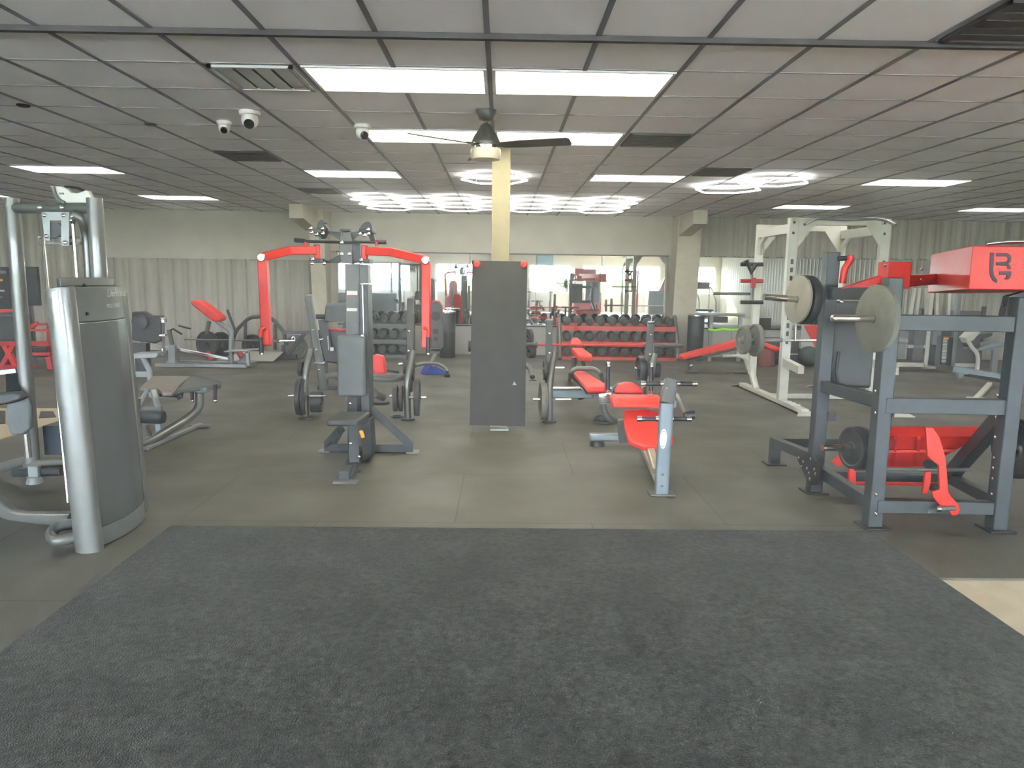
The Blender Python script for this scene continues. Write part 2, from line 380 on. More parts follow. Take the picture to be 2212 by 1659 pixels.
# columns
def frame_col(x, w, label):
    t = thing('frame_column', label, 'column', (x, 15.4, 0))
    MB().prism([(x-w/2, 15.38, 0), (x-w/2, 15.67, 0), (x-w/2, 15.67, CEIL), (x-w/2, 15.05, CEIL), (x-w/2, 15.12, 2.62)], (w, 0, 0)).build('post', BEG, t, bev=.005)
    bx = x-.08 if x < 0 else x-.1
    MB().prism([(bx-.13, 13.98, CEIL-.26), (bx-.13, 15.12, CEIL-.42), (bx-.13, 15.12, CEIL-.001), (bx-.13, 13.98, CEIL-.001)], (.26, 0, 0)).build('haunch_beam', BEG, t, bev=.004)
frame_col(-3.74, .30, 'pale tapered column with ceiling haunch, left of the long mirror')
frame_col(3.80, .48, 'wide tapered column with ceiling haunch, between the two wall mirrors')
cx, cy = (W(1082, 450, 7.85)).x, 7.85
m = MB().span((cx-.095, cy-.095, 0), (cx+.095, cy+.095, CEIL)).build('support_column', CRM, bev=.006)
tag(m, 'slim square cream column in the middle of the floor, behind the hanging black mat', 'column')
# mat hung on the column
t = thing('hanging_rubber_mat', 'tall dark rubber mat hung from two red discs on the central cream column', 'mat', (cx, cy-.13, 0))
Yh = cy-.14
tl, tr, bl, br = W(1020, 563, Yh), W(1139, 565, Yh), W(1015, 916, Yh), W(1134, 919, Yh)
mm = MB(); n = 14
vs = []
for k in (0, 1):
    for i in range(n+1):
        for j in range(7):
            p = lerp(lerp(tl, tr, j/6), lerp(bl, br, j/6), i/n)
            p.y = Yh+k*.02 - .02*math.sin(PI*i/n)*(1 if j in (0, 6) else .6) - (.05*((i/n)-.8)/.2 if i/n > .8 else 0)
            vs.append(p)
fs = []
for k in (0, 1):
    o = k*(n+1)*7
    for i in range(n):
        for j in range(6): fs.append((o+i*7+j, o+i*7+j+1, o+(i+1)*7+j+1, o+(i+1)*7+j))
o = (n+1)*7
for i in range(n):
    for j in (0, 6): fs.append((i*7+j, (i+1)*7+j, o+(i+1)*7+j, o+i*7+j))
for j in range(6):
    for i in (0, n): fs.append((i*7+j, i*7+j+1, o+i*7+j+1, o+i*7+j))
mm.add(vs, fs).build('mat_sheet', RUBM, t)
MB().prism([W(1107, 832, Yh-.033), W(1111, 824, Yh-.033), W(1116, 832, Yh-.033)], (0, .004, 0)).build('scuff', LTR, t)
for u in (1030, 1132):
    p = W(u, 571, Yh-.02)
    MB().lathe(p, (0, -1, 0), [(.038, -.02), (.038, .012), (.026, .022), (.015, .022), (.015, .008)], 24).build('hanging_disc', RED, t)
MB().span((cx-.1, cy-.02, .35), (cx+.1, cy+.1, .6)).v
pb = F(1078, 928)
m = MB().span((pb.x-.095, pb.y-.06, 0), (pb.x+.1, pb.y+.1, .012)).build('floor_plate', mat('pale_blue_plastic', (.45, .55, .6, 1), .4), bev=.003)
tag(m, 'small pale plate lying on the floor below the hanging mat', 'plate')
# ---------------------------------------------------------------- ceiling lights
def panel(x0, x1, y0, y1, m, label):
    t = thing('ceiling_light', label, 'ceiling light', ((x0+x1)/2, (y0+y1)/2, CEIL), group='flat ceiling light panels')
    f = MB()
    for (a, b, c, d) in ((x0, x1, y0, y0+.02), (x0, x1, y1-.02, y1), (x0, x0+.02, y0, y1), (x1-.02, x1, y0, y1)): f.span((a, c, CEIL-.014), (b, d, CEIL))
    f.build('frame', WPL, t)
    MB().span((x0+.02, y0+.02, CEIL-.009), (x1-.02, y1-.02, CEIL-.003)).build('diffuser', m, t)
for (a, b, j, m, l) in ((-2, 0, 0, PANW, 'large lit ceiling panel nearest the camera, left one of the front pair'), (0, 2, 0, PANW, 'large lit ceiling panel nearest the camera, right one of the front pair'),
        (-2, 0, 3, PANW, 'lit ceiling panel behind the left half of the ceiling fan'), (0, 2, 3, PANW, 'lit ceiling panel behind the right blade of the ceiling fan'),
        (-4, -2, 7, PANC, 'white ceiling panel light left of the single hexagon lamp'), (2, 4, 7, PANC, 'white ceiling panel light between the single hexagon and the double hexagon lamp'),
        (-10, -8, 7, PANC, 'white ceiling panel light above the silver weight tower at far left'), (8, 10, 7, PANC, 'white ceiling panel light above the red box, right of the white rack'),
        (-10, -8, 12, PANC, 'distant ceiling panel light over the red-padded row machine'), (8, 10, 12, PANC, 'distant ceiling panel light above the white power rack'),
        (13.5, 15.5, 12, PANC, 'distant ceiling panel light at the far right edge'), (-16, -14, 12, PANC, 'distant ceiling panel light cut off by the left edge')):
    panel(gx(a)+.02, gx(b)-.02, gy(j)+.02, gy(j+1)-.02, m, l)
for (a, j, l) in ((-12, 0, 'fill panel light added beyond the left edge, level with the front pair'), (10, 0, 'fill panel light added beyond the right edge, level with the front pair'), (-18, 7, 'fill panel light added beyond the left edge, level with the hexagon lamp'), (14, 7, 'fill panel light added beyond the right edge, level with the hexagon lamp')):
    panel(gx(a)+.02, gx(a+2)-.02, gy(j)+.02, gy(j+1)-.02, PANC, l)  # extra panels added off frame as fill for floor and ceiling
def hexes(name, label, centers, e, z, hang):
    c0 = centers[0]
    t = thing(name, label, 'ceiling light', (sum(c[0] for c in centers)/len(centers), sum(c[1] for c in centers)/len(centers), CEIL))
    seen = set()
    for (x, y) in centers:
        P = [V((x+e*math.cos(PI*k/3), y+e*math.sin(PI*k/3)*hexes.sy, z)) for k in range(6)]
        for k in range(6):
            a, b = P[k], P[(k+1) % 6]; key = (round((a.x+b.x)*10), round((a.y+b.y)*10))
            if key in seen: continue
            seen.add(key)
            d = (b-a).normalized()
            MB().cyl(a+d*.011, b-d*.011, .011, 10).build('tube', HEXL, t)
    for (x, y) in hang:
        MB().cyl((x, y, z), (x, y, CEIL-.01), .004, 6).build('hanger', WPL, t)
hexes.sy = 1
c = Zp(1068, 388.5, 2.86); hexes('hexagon_light', 'single white hexagon tube lamp behind the cream column', [(c.x, c.y)], .43, 2.86, [(c.x-.25, c.y+.43), (c.x+.25, c.y-.43)])
c = Zp(1669, 394, 2.86)
hexes('double_hexagon_light', 'two joined white hexagon tube lamps right of centre', [(c.x, c.y), (c.x-.10, c.y+.02)][:1]+[(c.x-.33, c.y+.80)], .45, 2.86, [(c.x, c.y-.43), (c.x-.6, c.y+.43)])
c = Zp(1069, 445, 2.86); L_ = []
for i in range(7):
    n = 3 if i % 2 == 0 else 2
    for k in range(n): L_.append((c.x+(i-3)*.645, c.y-.05+(k-(n-1)/2)*.745))
hexes('honeycomb_light', 'long honeycomb of white hexagon tube lamps in front of the back wall', L_, .43, 2.86, [(c.x+(i-2.5)*.8, c.y-1.2) for i in range(6)])
# vents, cameras, heads
def vent(i, j, m, n, label, along='y', w=1, k=1):
    x0, x1, y0, y1 = gx(i)+.03, gx(i+w)-.03, gy(j)+.03, gy(j+1)-.03
    t = thing('ceiling_vent', label, 'vent', ((x0+x1)/2, (y0+y1)/2, CEIL))
    MB().span((x0, y0, CEIL-.004), (x1, y1, CEIL-.0005)).build('backing', VND, t)
    f = MB()
    for (a, b, c, d) in ((x0, x1, y0, y0+.03), (x0, x1, y1-.03, y1), (x0, x0+.03, y0, y1), (x1-.03, x1, y0, y1)): f.span((a, c, CEIL-.02), (b, d, CEIL-.004))
    f.build('frame', m, t)
    for q in range(n):
        if along == 'y':
            s = (x1-x0-.06)/n; MB().span((x0+.03+q*s+.012, y0+.03, CEIL-.014), (x0+.03+(q+1)*s-.012, y1-.03, CEIL-.008)).build('slat', m, t)
        else:
            s = (y1-y0-.06)/n; MB().span((x0+.03, y0+.03+q*s+.01, CEIL-.014), (x1-.03, y0+.03+(q+1)*s-.01, CEIL-.008)).build('slat', m, t)
vent(-3, 0, VNT, 4, 'grey ceiling vent with four long louvres, left of the front light panels')
vent(-5, 5, VND, 6, 'dark ceiling vent left of the lit panels, nearer the camera than the left column', 'x')
vent(2, 3, VND, 6, 'dark slatted ceiling vent touching the right end of the light behind the fan', 'x')
vent(4, 6, VND, 6, 'dark ceiling vent just in front of the double hexagon lamp', 'x')
vent(4, -2, VND, 5, 'dark ceiling vent at the top right corner of the picture', 'x', w=2)
vent(-6, -2, VND, 5, 'dark ceiling vent at the top left corner of the picture', 'x')
vent(-5, 10, VND, 6, 'faint dark ceiling vent above the left column', 'x')
def domecam(u, v, s, label, az):
    p = Zp(u, v, CEIL); t = thing('dome_camera', label, 'security camera', p, group='white dome security cameras')
    MB().lathe(p, (0, 0, -1), [(.062*s, .001), (.064*s, .012), (.060*s, .03), (.052*s, .034)], 28).build('base', WPL, t)
    MB().ball(p+V((0, 0, -.05*s)), .05*s, (1, 1, 1.1)).build('body', WPL, t)
    d = V((math.sin(az)*.6, -.75, -.65)).normalized()
    MB().lathe(p+V((0, 0, -.052*s))+d*.036*s, d, [(.03*s, 0), (.03*s, .014*s), (.024*s, .019*s)], 20).build('lens', GLS, t)
domecam(539, 240, 1.35, 'white dome camera on the ceiling below the four-louvre vent, the bigger of two', .2)
domecam(484, 262, 1.0, 'small white dome camera on the ceiling, leftmost of the three', .3)
domecam(783, 270, 1.2, 'white dome camera at the left end of the light panel behind the fan', .9)
for (u, v, l) in ((50, 226, 'small dark round sensor on the ceiling at far left'), (325, 267, 'small dark round sensor on the ceiling between the left cameras and the left edge')):
    p = Zp(u, v, CEIL); m = MB().lathe(p, (0, 0, -1), [(.05, .001), (.05, .012), (.03, .02)], 20).build('ceiling_sensor', GLS); tag(m, l, 'sensor', 'dark round ceiling sensors')
# fan
fp = Zp(1050, 238, CEIL); t = thing('ceiling_fan', 'dark three-blade ceiling fan with a cream light drum', 'ceiling fan', fp)
def fz(v): return W(1050, v, fp.y).z
MB().lathe(fp, (0, 0, -1), [(.085, .001), (.085, .02), (.06, .075), (.03, .085)], 28).build('canopy', BRZ, t)
zt = fz(266)
MB().cyl((fp.x, fp.y, CEIL-.08), (fp.x, fp.y, zt-.02), .014, 12).build('downrod', BRZ, t)
zb = fz(313)
MB().lathe((fp.x, fp.y, zt), (0, 0, -1), [(.02, 0), (.045, .02), (.065, .06), (.095, .10), (.118, .15), (.118, zt-zb)], 32).build('motor_housing', BRZ, t)
MB().lathe((fp.x, fp.y, zb), (0, 0, -1), [(.09, 0), (.09, .03), (.105, .035)], 32).build('metal_ring', CHR, t)
MB().lathe((fp.x, fp.y, zb-.033), (0, 0, -1), [(.118, 0), (.122, .012), (.122, .065), (.112, .082), (.06, .092)], 36).build('light_drum', mat('cream_glass', (.55, .51, .40, 1), .4), t)
for a in (-20, 100, 218):
    R = rot(0, 0, math.radians(a)); c0 = V((fp.x, fp.y, zb-.005)); tl = rot(math.radians(-14), 0, 0)
    vs = []
    for (x, wd) in ((.08, .028), (.16, .05), (.3, .062), (.68, .068), (.70, .05)):
        for (yy, zz) in ((-wd, .004), (wd, .004), (wd, -.004), (-wd, -.004)):
            q = tl @ V((0, yy, zz)); vs.append(c0+R @ V((x, q.y, q.z)))
    fs = [(0, 1, 2, 3), (16, 19, 18, 17)]
    for i in range(4):
        for k in range(4): fs.append((i*4+k, i*4+(k+1) % 4, (i+1)*4+(k+1) % 4, (i+1)*4+k))
    b = MB().add(vs, fs).build('blade', FBL, t, bev=.002)
    MB().beam(c0+R @ V((.06, 0, .01)), c0+R @ V((.18, 0, .006)), .035, .008).build('blade_arm', CHR, b)
# ================================================================ BLACK / RED PRESS RACK, right foreground
def plate(name, label, c, ax, D, th, m, group=None, hub=True):
    c = V(c); ax = V(ax).normalized(); R = D/2; h = th/2
    prof = [(.026, -h*.9), (R*.26, -h), (R*.3, -h*.55), (R*.80, -h*.55), (R*.86, -h), (R*.98, -h), (R, -h*.7), (R, h*.7), (R*.98, h), (R*.86, h), (R*.80, h*.55), (R*.3, h*.55), (R*.26, h), (.026, h*.9), (.026, -h*.9)]
    if not hub: prof = [(.026, -h), (R*.93, -h), (R, -h*.6), (R, h*.6), (R*.93, h), (.026, h), (.026, -h)]
    mb = MB(); mb.lathe((0, 0, 0), (0, 0, 1), prof, 36, cap=False)
    q = V((0, 0, 1)).rotation_difference(ax)
    mb.v = [q @ p + c for p in mb.v]
    o = mb.build(name, m); tag(o, label, 'weight plate', group); return o
def post(x, y, z0, z1, s): return MB().span((x-s/2, y-s/2, z0), (x+s/2, y+s/2, z1))
NL, RL, FR = V((2.47, 4.66, 0)), V((2.42, 5.46, 0)), V((3.27, 4.62, 0))
S = .095
T = thing('standing_press_machine', 'charcoal steel machine with a red box on top and red levers at the right edge', 'gym machine', (2.85, 5.0, 0))
zRL = W(1795, 545, 5.46).z; zNL = W(1930, 600, 4.66).z
xRL = W(1795, 580, 5.46).x; xNL = W(1925, 640, 4.66).x
for (a, x1, zt) in ((RL, xRL, zRL), (NL, xNL, zNL), (FR, FR.x+.01, 1.52)):
    b = MB().beam((a.x, a.y, .01), ((a.x+x1)/2, a.y, zt), S, S, up=(0, 1, 0)).build('upright', NAVY, T, bev=.006)
    MB().box((a.x, a.y, .007), (.17, .17, .012)).build('foot_plate', BLK, b, bev=.002)
def xb(p, q, w, h, n, m=NAVY): return MB().beam(p, q, w, h).build(n, m, T, bev=.005)
def zat(u, v, Y): return W(u, v, Y).z
# side rails (left)
for (v1, v2) in ((634, 634), (833, 868), (1012, 1090)):
    xb((RL.x+.01, RL.y, zat(1780, v1, 5.46)), (NL.x, NL.y, zat(1890, v2, 4.66)), .07, .085, 'side_rail')
# front cross rails
for (v, n) in ((698, 0), (877, 0), (1095, 0)):
    z = zat(2030, v, 4.62); xb((NL.x, 4.64, z), (FR.x, 4.62, z), .07, .10 if v < 1000 else .085, 'cross_rail')
# rear bottom rail and right side rail / brace
rc = W(2052, 1032, 5.42); rc.z = max(rc.z, .1)
xb((RL.x, RL.y, rc.z), rc, .07, .075, 'rear_rail')
xb(rc, (FR.x, FR.y, zat(2145, 1085, 4.62)), .07, .075, 'side_rail')
xb(rc+V((0, 0, .02)), (FR.x, FR.y+.02, zat(2160, 890, 4.62)), .075, .11, 'diagonal_brace', BLK)
# rear outrigger
a = V((2.43, 6.32, 0)); z = zat(1672, 955, 6.32)
MB().beam((a.x, a.y, .01), (a.x, a.y, z+.04), .08, .08, up=(0, 1, 0)).build('outrigger_leg', NAVY, T, bev=.004)
MB().box((a.x, a.y, .007), (.17, .15, .012)).build('foot_plate', BLK, T)
xb((a.x, a.y, z), (RL.x, RL.y, zat(1745, 990, 5.46)), .07, .08, 'side_rail')
xb((a.x, a.y, z), (a.x+.95, a.y, z), .07, .08, 'rear_rail')
# gusset plate with bolts
g = [W(u, v, 5.0+(1770-u)*.006) for (u, v) in ((1726, 983), (1768, 975), (1776, 1018), (1764, 1055), (1752, 1055))]
gx_ = RL.x-S/2-.012
def onx(u, v, X):
    d = ray(u, v); return V((0, 0, CH))+d*(X/d.x)
G = [onx(u, v, gx_) for (u, v) in ((1721, 990), (1748, 978), (1772, 1006), (1768, 1048), (1748, 1048))]
MB().prism(G, (.012, 0, 0)).build('gusset_plate', BLK, T)
bolts(T, [onx(u, v, gx_) for (u, v) in ((1726, 990), (1752, 992), (1736, 998), (1732, 1008), (1744, 1012), (1760, 1014), (1748, 1022), (1762, 1024), (1750, 1035))], (-1, 0, 0), .013)
bolts(T, [onx(u, v, NL.x-S/2) for (u, v) in ((1788, 1036), (1888, 925))][:1], (-1, 0, 0), .013)
for (v, p) in ((846, 0), (893, 0), (1068, 0), (1110, 0)):
    bolts(T, [onx(1892, v, NL.x-S/2)], (-1, 0, 0), .013)
for v in (658, 702, 855, 902, 945, 990, 1012, 1035, 1068, 1112):
    bolts(T, [onx(2165-(v-700)*.06, v, FR.x-S/2)], (-1, 0, 0), .013)
# padded board
MB().span((W(1790, 700, 5.5).x, 5.50, W(1800, 838, 5.5).z), (W(1888, 700, 5.5).x+.02, 5.57, W(1800, 650, 5.5).z)).build('padded_board', mat('charcoal_vinyl', (.07, .078, .076, 1), .6, noise=.08, scale=12, bump=.2, bscale=300), T, bev=.02, seg=3)
MB().tube([W(1812, 760, 5.45), W(1806, 800, 5.45), W(1812, 838, 5.45)], .012).build('pull_strap', BLK, T)
# horns
def horn(p, q, r=.024):
    p, q = V(p), V(q); return MB().cyl(p, q, r).build('weight_horn', CHR, T)
h1a, h1b = W(1650, 641, 5.39), W(1792, 652, 5.46); horn(h1a, h1b)
h2a, h2b = W(1798, 687, 4.58), W(1918, 689, 4.62); horn(h2a, h2b)
h3a, h3b = W(1776, 967, 4.88), W(1900, 968, 4.95); horn(h3a, h3b)
MB().ball(h2a, .02, (.5, 1, 1)).build('end_cap', CHR, T)
d1, d2, d3 = (h1b-h1a).normalized(), (h2b-h2a).normalized(), (h3b-h3a).normalized()
w1 = d1
plate('weight_plate', 'worn pale grey plate on the upper left horn of the red-box machine', lerp(h1a, h1b, .52), w1, .355, .028, PLTL, 'plates on the red-box machine', hub=False)
plate('weight_plate', 'black plate behind the pale one on the upper left horn of the red-box machine', lerp(h1a, h1b, .52)+d1*.06, w1, .36, .06, PLB, 'plates on the red-box machine')
w2 = d2
plate('weight_plate', 'large brown-grey plate on the horn crossing the near left upright of the red-box machine', lerp(h2a, h2b, .80), w2, .425, .05, PLT, 'plates on the red-box machine', hub=False)
plate('weight_plate', 'black spoked plate on the low chrome horn of the red-box machine, outer one', lerp(h3a, h3b, .52), d3, .29, .03, PLB, 'plates on the red-box machine')
plate('weight_plate', 'black plate on the low chrome horn of the red-box machine, inner one', lerp(h3a, h3b, .52)+d3*.05, d3, .30, .05, PLB, 'plates on the red-box machine')
horn(W(2185, 970, 4.7), W(2240, 972, 4.7))
plate('weight_plate', 'black plate at the right edge behind the right upright of the red-box machine', (FR.x+.16, 4.72, zat(2200, 970, 4.7)), (1, .1, 0), .40, .06, PLB, 'plates on the red-box machine')
# rods
xr = zat(2000, 1014, 4.95)
MB().cyl((NL.x, 4.95, xr), (FR.x, 4.95, xr), .013).build('pivot_rod', GRYD, T)
MB().cyl((W(1820, 1044, 5.2).x, 5.2, zat(1950, 1045, 5.2)), (W(2040, 1045, 5.2).x, 5.2, zat(1950, 1045, 5.2)), .014).build('red_link_rod', RED, T)
MB().beam(W(1840, 1010, 5.15), W(1840, 1046, 5.15), .05, .03, up=(0, 1, 0)).build('red_link', RED, T, bev=.004)
MB().prism([W(1799, 999, 5.2), W(1816, 984, 5.2), W(1822, 990, 5.2), W(1822, 1003, 5.2), W(1812, 1008, 5.2)], (0, .03, 0)).build('red_stop', RED, T)
# foot platform
p = [W(1880, 923, 5.18), W(2122, 923, 5.18), W(2119, 943, 5.10), W(1880, 943, 5.10)]
q = [W(1880, 943, 5.10), W(2119, 943, 5.10), W(2040, 985, 5.30), W(2028, 1008, 5.32), W(1880, 1010, 5.32)]
MB().prism(p, (0, .012, .004)).build('platform_lip', RED, T)
fp_ = MB().prism(q, (0, .012, .004)).build('foot_platform', RED, T)
for (u, t2) in ((1935, 1), (1985, 1), (2030, 0)):
    MB().beam(W(u, 945, 5.09), W(u-4 if t2 else u-10, 1003 if t2 else 985, 5.29), .02, .03).build('rib', RED, fp_)
MB().beam(W(1885, 975, 5.18), W(2060, 973, 5.18), .02, .02).build('rib', RED, fp_)
# red lever
lv = [(2000, 924), (2016, 924), (2030, 945), (2042, 985), (2046, 1020), (2049, 1062), (2056, 1074), (2070, 1088), (2074, 1102), (2068, 1113), (2057, 1114), (2050, 1104), (2033, 1094), (2016, 1074), (2014, 1062), (2030, 1058), (2030, 1048), (2028, 1005), (2018, 998), (2004, 985)]
L1 = MB().prism([W(u, v, 4.555) for u, v in lv], (0, .022, 0)).build('foot_lever', RED, T, bev=.003)
MB().cyl(W(2023, 1099, 4.54), W(2062, 1098, 4.54), .016).build('lever_grip', GRYD, L1)
MB().cyl(W(2021, 1099, 4.54), W(2030, 1099, 4.54), .021).build('grip_cap', CHR, L1)
MB().prism([W(u, v, 4.9) for u, v in ((2000, 1020), (2012, 1018), (2010, 1045), (2002, 1067), (1993, 1066))], (0, .02, 0)).build('red_link', RED, T)
MB().cyl(W(2003, 1002, 4.80), W(2024, 1002, 4.85), .03).build('pivot_bearing', BLK, T)
MB().box(W(2020, 1053, 4.95), (.05, .05, .045)).build('bumper', BLK, T)
# red top box
Y0, Y1 = 4.42, 5.77
x0 = W(2098, 560, Y0).x; x1 = W(2008, 590, Y1).x; zt = (W(2098, 531, Y0).z+W(2212, 532, Y0).z)/2; zb = W(2098, 625, Y0).z; zb2 = W(2008, 633, Y1).z
xr2 = 3.62
vs = [(x0, Y0, zb), (xr2, Y0, zb), (xr2, Y1, zb2), (x1, Y1, zb2), (x0, Y0, zt), (xr2, Y0, zt), (xr2, Y1, zt), (x1, Y1, zt)]
BX = MB().add(vs, [(0, 3, 2, 1), (4, 5, 6, 7), (0, 1, 5, 4), (1, 2, 6, 5), (2, 3, 7, 6), (3, 0, 4, 7)]).build('red_box', RED, T, bev=.006)
def lg(pts, n='logo_stroke'):
    P = [W(1940+x/6.382, 500+y/6.382, Y0-.004) for x, y in pts]
    MB().prism(P, (0, .003, 0)).build(n, LOGO, BX)
lg([(1275, 290), (1328, 290), (1320, 450), (1312, 540), (1325, 610), (1372, 672), (1358, 712), (1310, 680), (1275, 620), (1262, 560), (1268, 440)])
lg([(1358, 295), (1500, 295), (1540, 315), (1562, 350), (1562, 400), (1545, 430), (1520, 445), (1550, 470), (1557, 520), (1512, 518), (1500, 475), (1350, 468), (1352, 422), (1490, 415), (1512, 400), (1515, 365), (1495, 345), (1356, 343)])
lg([(1398, 550), (1562, 548), (1560, 600), (1540, 645), (1520, 662), (1460, 662), (1495, 630), (1500, 598), (1395, 600)])
# upper red arms
a1 = MB().beam(W(1822, 628, 5.2), W(1915, 598, 5.2), .05, .05).build('press_arm', RED, T, bev=.004)
MB().box(W(1931, 595, 5.15), (.165, .14, .185)).build('arm_block', RED, T, bev=.006)
MB().beam(W(1950, 602, 5.2), W(2020, 598, 5.5), .05, .045).build('press_arm', RED, T, bev=.004)
MB().beam(W(1950, 614, 5.2), W(2020, 608, 5.5), .05, .04).build('press_arm', REDD, T, bev=.004)
bolts(T, [W(u, v, 5.075) for u, v in ((1912, 573), (1911, 610))], r=.012)
bolts(T, [W(u, v, 5.3) for u, v in ((1990, 582), (1990, 604))], r=.012)
MB().tube([W(1836, 552, 5.4), W(1838, 562, 5.4), W(1824, 580, 5.4), W(1820, 612, 5.4)], .024, rad=.03).build('hook_arm', RED, T)
MB().cyl(W(1808, 559, 5.42), W(1836, 557, 5.42), .018).build('peg', BLK, T)
MB().tube([W(2130, 527, 5.0), W(2170, 522, 5.0), W(2230, 521, 5.0)], .014, rad=.1).build('top_handle', CHR, T)
MB().prism([W(2180, 640, 4.75), W(2215, 630, 4.75), W(2230, 700, 4.75), W(2165, 700, 4.75)], (0, .06, 0)).build('corner_gusset', BLK, T)
MB().box((RL.x+.07, RL.y-.04, zat(1795, 900, 5.4)), (.06, .05, .07)).build('rubber_stop', BLK, T)
bolts(T, [W(1818, 651, 5.4)], r=.016)

# ================================================================ SILVER WEIGHT TOWER, left foreground
T = thing('weight_stack_tower', 'silver cable machine with a tall shrouded weight tower at the left edge', 'gym machine', (-2.6, 4.6, 0))
PX, PY = -2.37, 4.13
ptop = W(129, 622, PY); px_b = F(188, 1192).x
mb = MB(); n = 28; vs = []
for (z, k) in ((0.0, 0), (ptop.z-.03, 1), (ptop.z, 1)):
    for i in range(n):
        a = 2*PI*i/n; s = 1 if z < ptop.z else .96
        x = (px_b*(1-z/ptop.z)+ptop.x*(z/ptop.z))
        vs.append((x+.078*math.cos(a)*s, PY+.058*math.sin(a)*s, max(0, z+(.012*math.cos(a) if z > 1 else 0))))
fs = [tuple(reversed(range(n))), tuple(range(2*n, 3*n))]+[(r*n+i, r*n+(i+1) % n, (r+1)*n+(i+1) % n, (r+1)*n+i) for r in (0, 1) for i in range(n)]
mb.add(vs, fs).build('front_pole', SIL, T)
MB().lathe((ptop.x, PY, ptop.z+.001), (0, 0, 1), [(.074, 0), (.07, .006)], 28).v
# shroud, plan curve swept upward
cur = [F(212, 1186), F(240, 1174), F(272, 1158), F(295, 1142), F(309, 1129), F(316, 1116)]
def shroud(z0, z1, off, m, name, par=T, inset=0):
    mb = MB(); k = z0; P = []
    back = [V((-2.84, 4.95, 0)), V((-2.43, 4.20, 0))]
    c = [V((p.x+off-inset, p.y+inset*.4, 0)) for p in cur]
    sh = lambda z: (ptop.x-px_b)*z/ptop.z
    poly = c+back; nn = len(poly); vs = []
    for z in (z0, z1):
        for p in poly: vs.append((p.x+sh(z), p.y, z))
    mb.add(vs, [tuple(reversed(range(nn))), tuple(range(nn, 2*nn))]+[(i, (i+1) % nn, nn+(i+1) % nn, nn+i) for i in range(nn)])
    return mb.build(name, m, par, bev=.006)
zh0 = W(230, 693, 4.4).z; zh1 = W(215, 600, 4.45).z
shroud(.004, .115, -.004, SHD, 'base_skirt'); shroud(.115, zh0, 0, SILG, 'shroud_panel')
hd = shroud(zh0, zh1-.05, -.006, SHD, 'header_cap'); shroud(zh1-.05, zh1, -.02, SHD, 'header_top', inset=.03)
e_ = cur[-1]
MB().beam((e_.x-.01, e_.y+.02, .03), (e_.x-.01+(ptop.x-px_b), e_.y+.02, zh1-.08), .035, .05, up=(0, 1, 0)).build('rear_edge_strip', SIL, T, bev=.012)
# lettering on the header
def text(body, origin, xdir, zdir, size, m, parent, shear=0, ext=.0008, name='lettering', align='LEFT'):
    cu = bpy.data.curves.new(name, 'FONT'); cu.body = body; cu.size = size; cu.extrude = ext; cu.shear = shear; cu.align_x = align
    o = bpy.data.objects.new(name, cu); C.objects.link(o)
    xd, zd = V(xdir).normalized(), V(zdir).normalized(); nd = xd.cross(zd)
    wm = M(((xd.x, zd.x, nd.x, origin[0]), (xd.y, zd.y, nd.y, origin[1]), (xd.z, zd.z, nd.z, origin[2]), (0, 0, 0, 1)))
    o.matrix_world = wm
    dg = bpy.context.evaluated_depsgraph_get(); me = bpy.data.meshes.new_from_object(o.evaluated_get(dg))
    me.transform(WM[parent.name].inverted() @ wm); me.materials.clear(); me.materials.append(m)
    C.objects.unlink(o); bpy.data.objects.remove(o)
    q = bpy.data.objects.new(name, me); C.objects.link(q); q.parent = parent; return q
def onpl(u, v, p0, nrm):
    d = ray(u, v); t = (V(p0)-V((0, 0, CH))).dot(nrm)/d.dot(nrm); return V((0, 0, CH))+d*t
c3, c4 = cur[2], cur[4]
xd = (c4-c3).normalized(); nr = V((xd.y, -xd.x, 0)); sh_ = V(((ptop.x-px_b)*1.42/ptop.z, 0, 0))
p0 = (cur[3]+sh_)+nr*.006
text('LifeFitness', onpl(231, 641, p0, nr), xd, (0, 0, 1), .062, LTR, hd, shear=.35)
text('PRO2 SERIES', onpl(231, 665, p0, nr), xd, (0, 0, 1), .032, LTR, hd)
for (u, v) in ((184, 616), (189, 677)):
    dd = (cur[1]-cur[0]).normalized(); nn_ = V((dd.y, -dd.x, 0))
    MB().lathe(onpl(u, v, cur[0]+sh_+nn_*.0, nn_), nn_, [(.009, -.01), (.009, .004), (.004, .006)], 14).build('screw', BLK, hd)
# frame
U1b, U1t = W(72, 1015, 5.5), W(25, 428, 5.5); U2t = W(204, 428, 5.3); U2b = V((U2t.x+.0, 5.3, .05))
MB().cyl((U1t.x-.0, 5.5, .05), U1t, .05, 24).build('rear_upright', SIL, T)
MB().cyl((U2t.x, 5.3, .05), U2t, .053, 24).build('rear_upright', SIL, T)
MB().cyl((U1t.x, 5.5, U1t.z-.07), (U2t.x, 5.3, U2t.z-.07), .038, 20).build('top_crossbar', SIL, T)
MB().tube([W(160, 462, 5.3), W(176, 470, 5.3), W(186, 505, 5.35), W(192, 600, 5.35), W(200, 760, 5.35)], .03, rad=.1).build('inner_tube', SIL, T)
for (u, v) in ((86, 448), (133, 448)): bolts(T, [W(u, v, 5.33)], r=.015)
pb = [W(u, v, 5.30) for (u, v) in ((89, 458), (149, 458), (149, 530), (132, 530), (132, 476), (108, 476), (108, 520), (97, 520))]
k_ = MB().prism(pb, (0, .012, 0)).build('pulley_bracket', STG, T)
bolts(k_, [W(u, v, 5.295) for (u, v) in ((96, 465), (137, 465), (140, 524), (100, 510))], r=.014)
MB().lathe(W(119, 496, 5.31), (0, 1, 0), [(.05, 0), (.05, .01), (.04, .018), (.05, .026), (.05, .036)], 24).build('pulley', BLK, T)
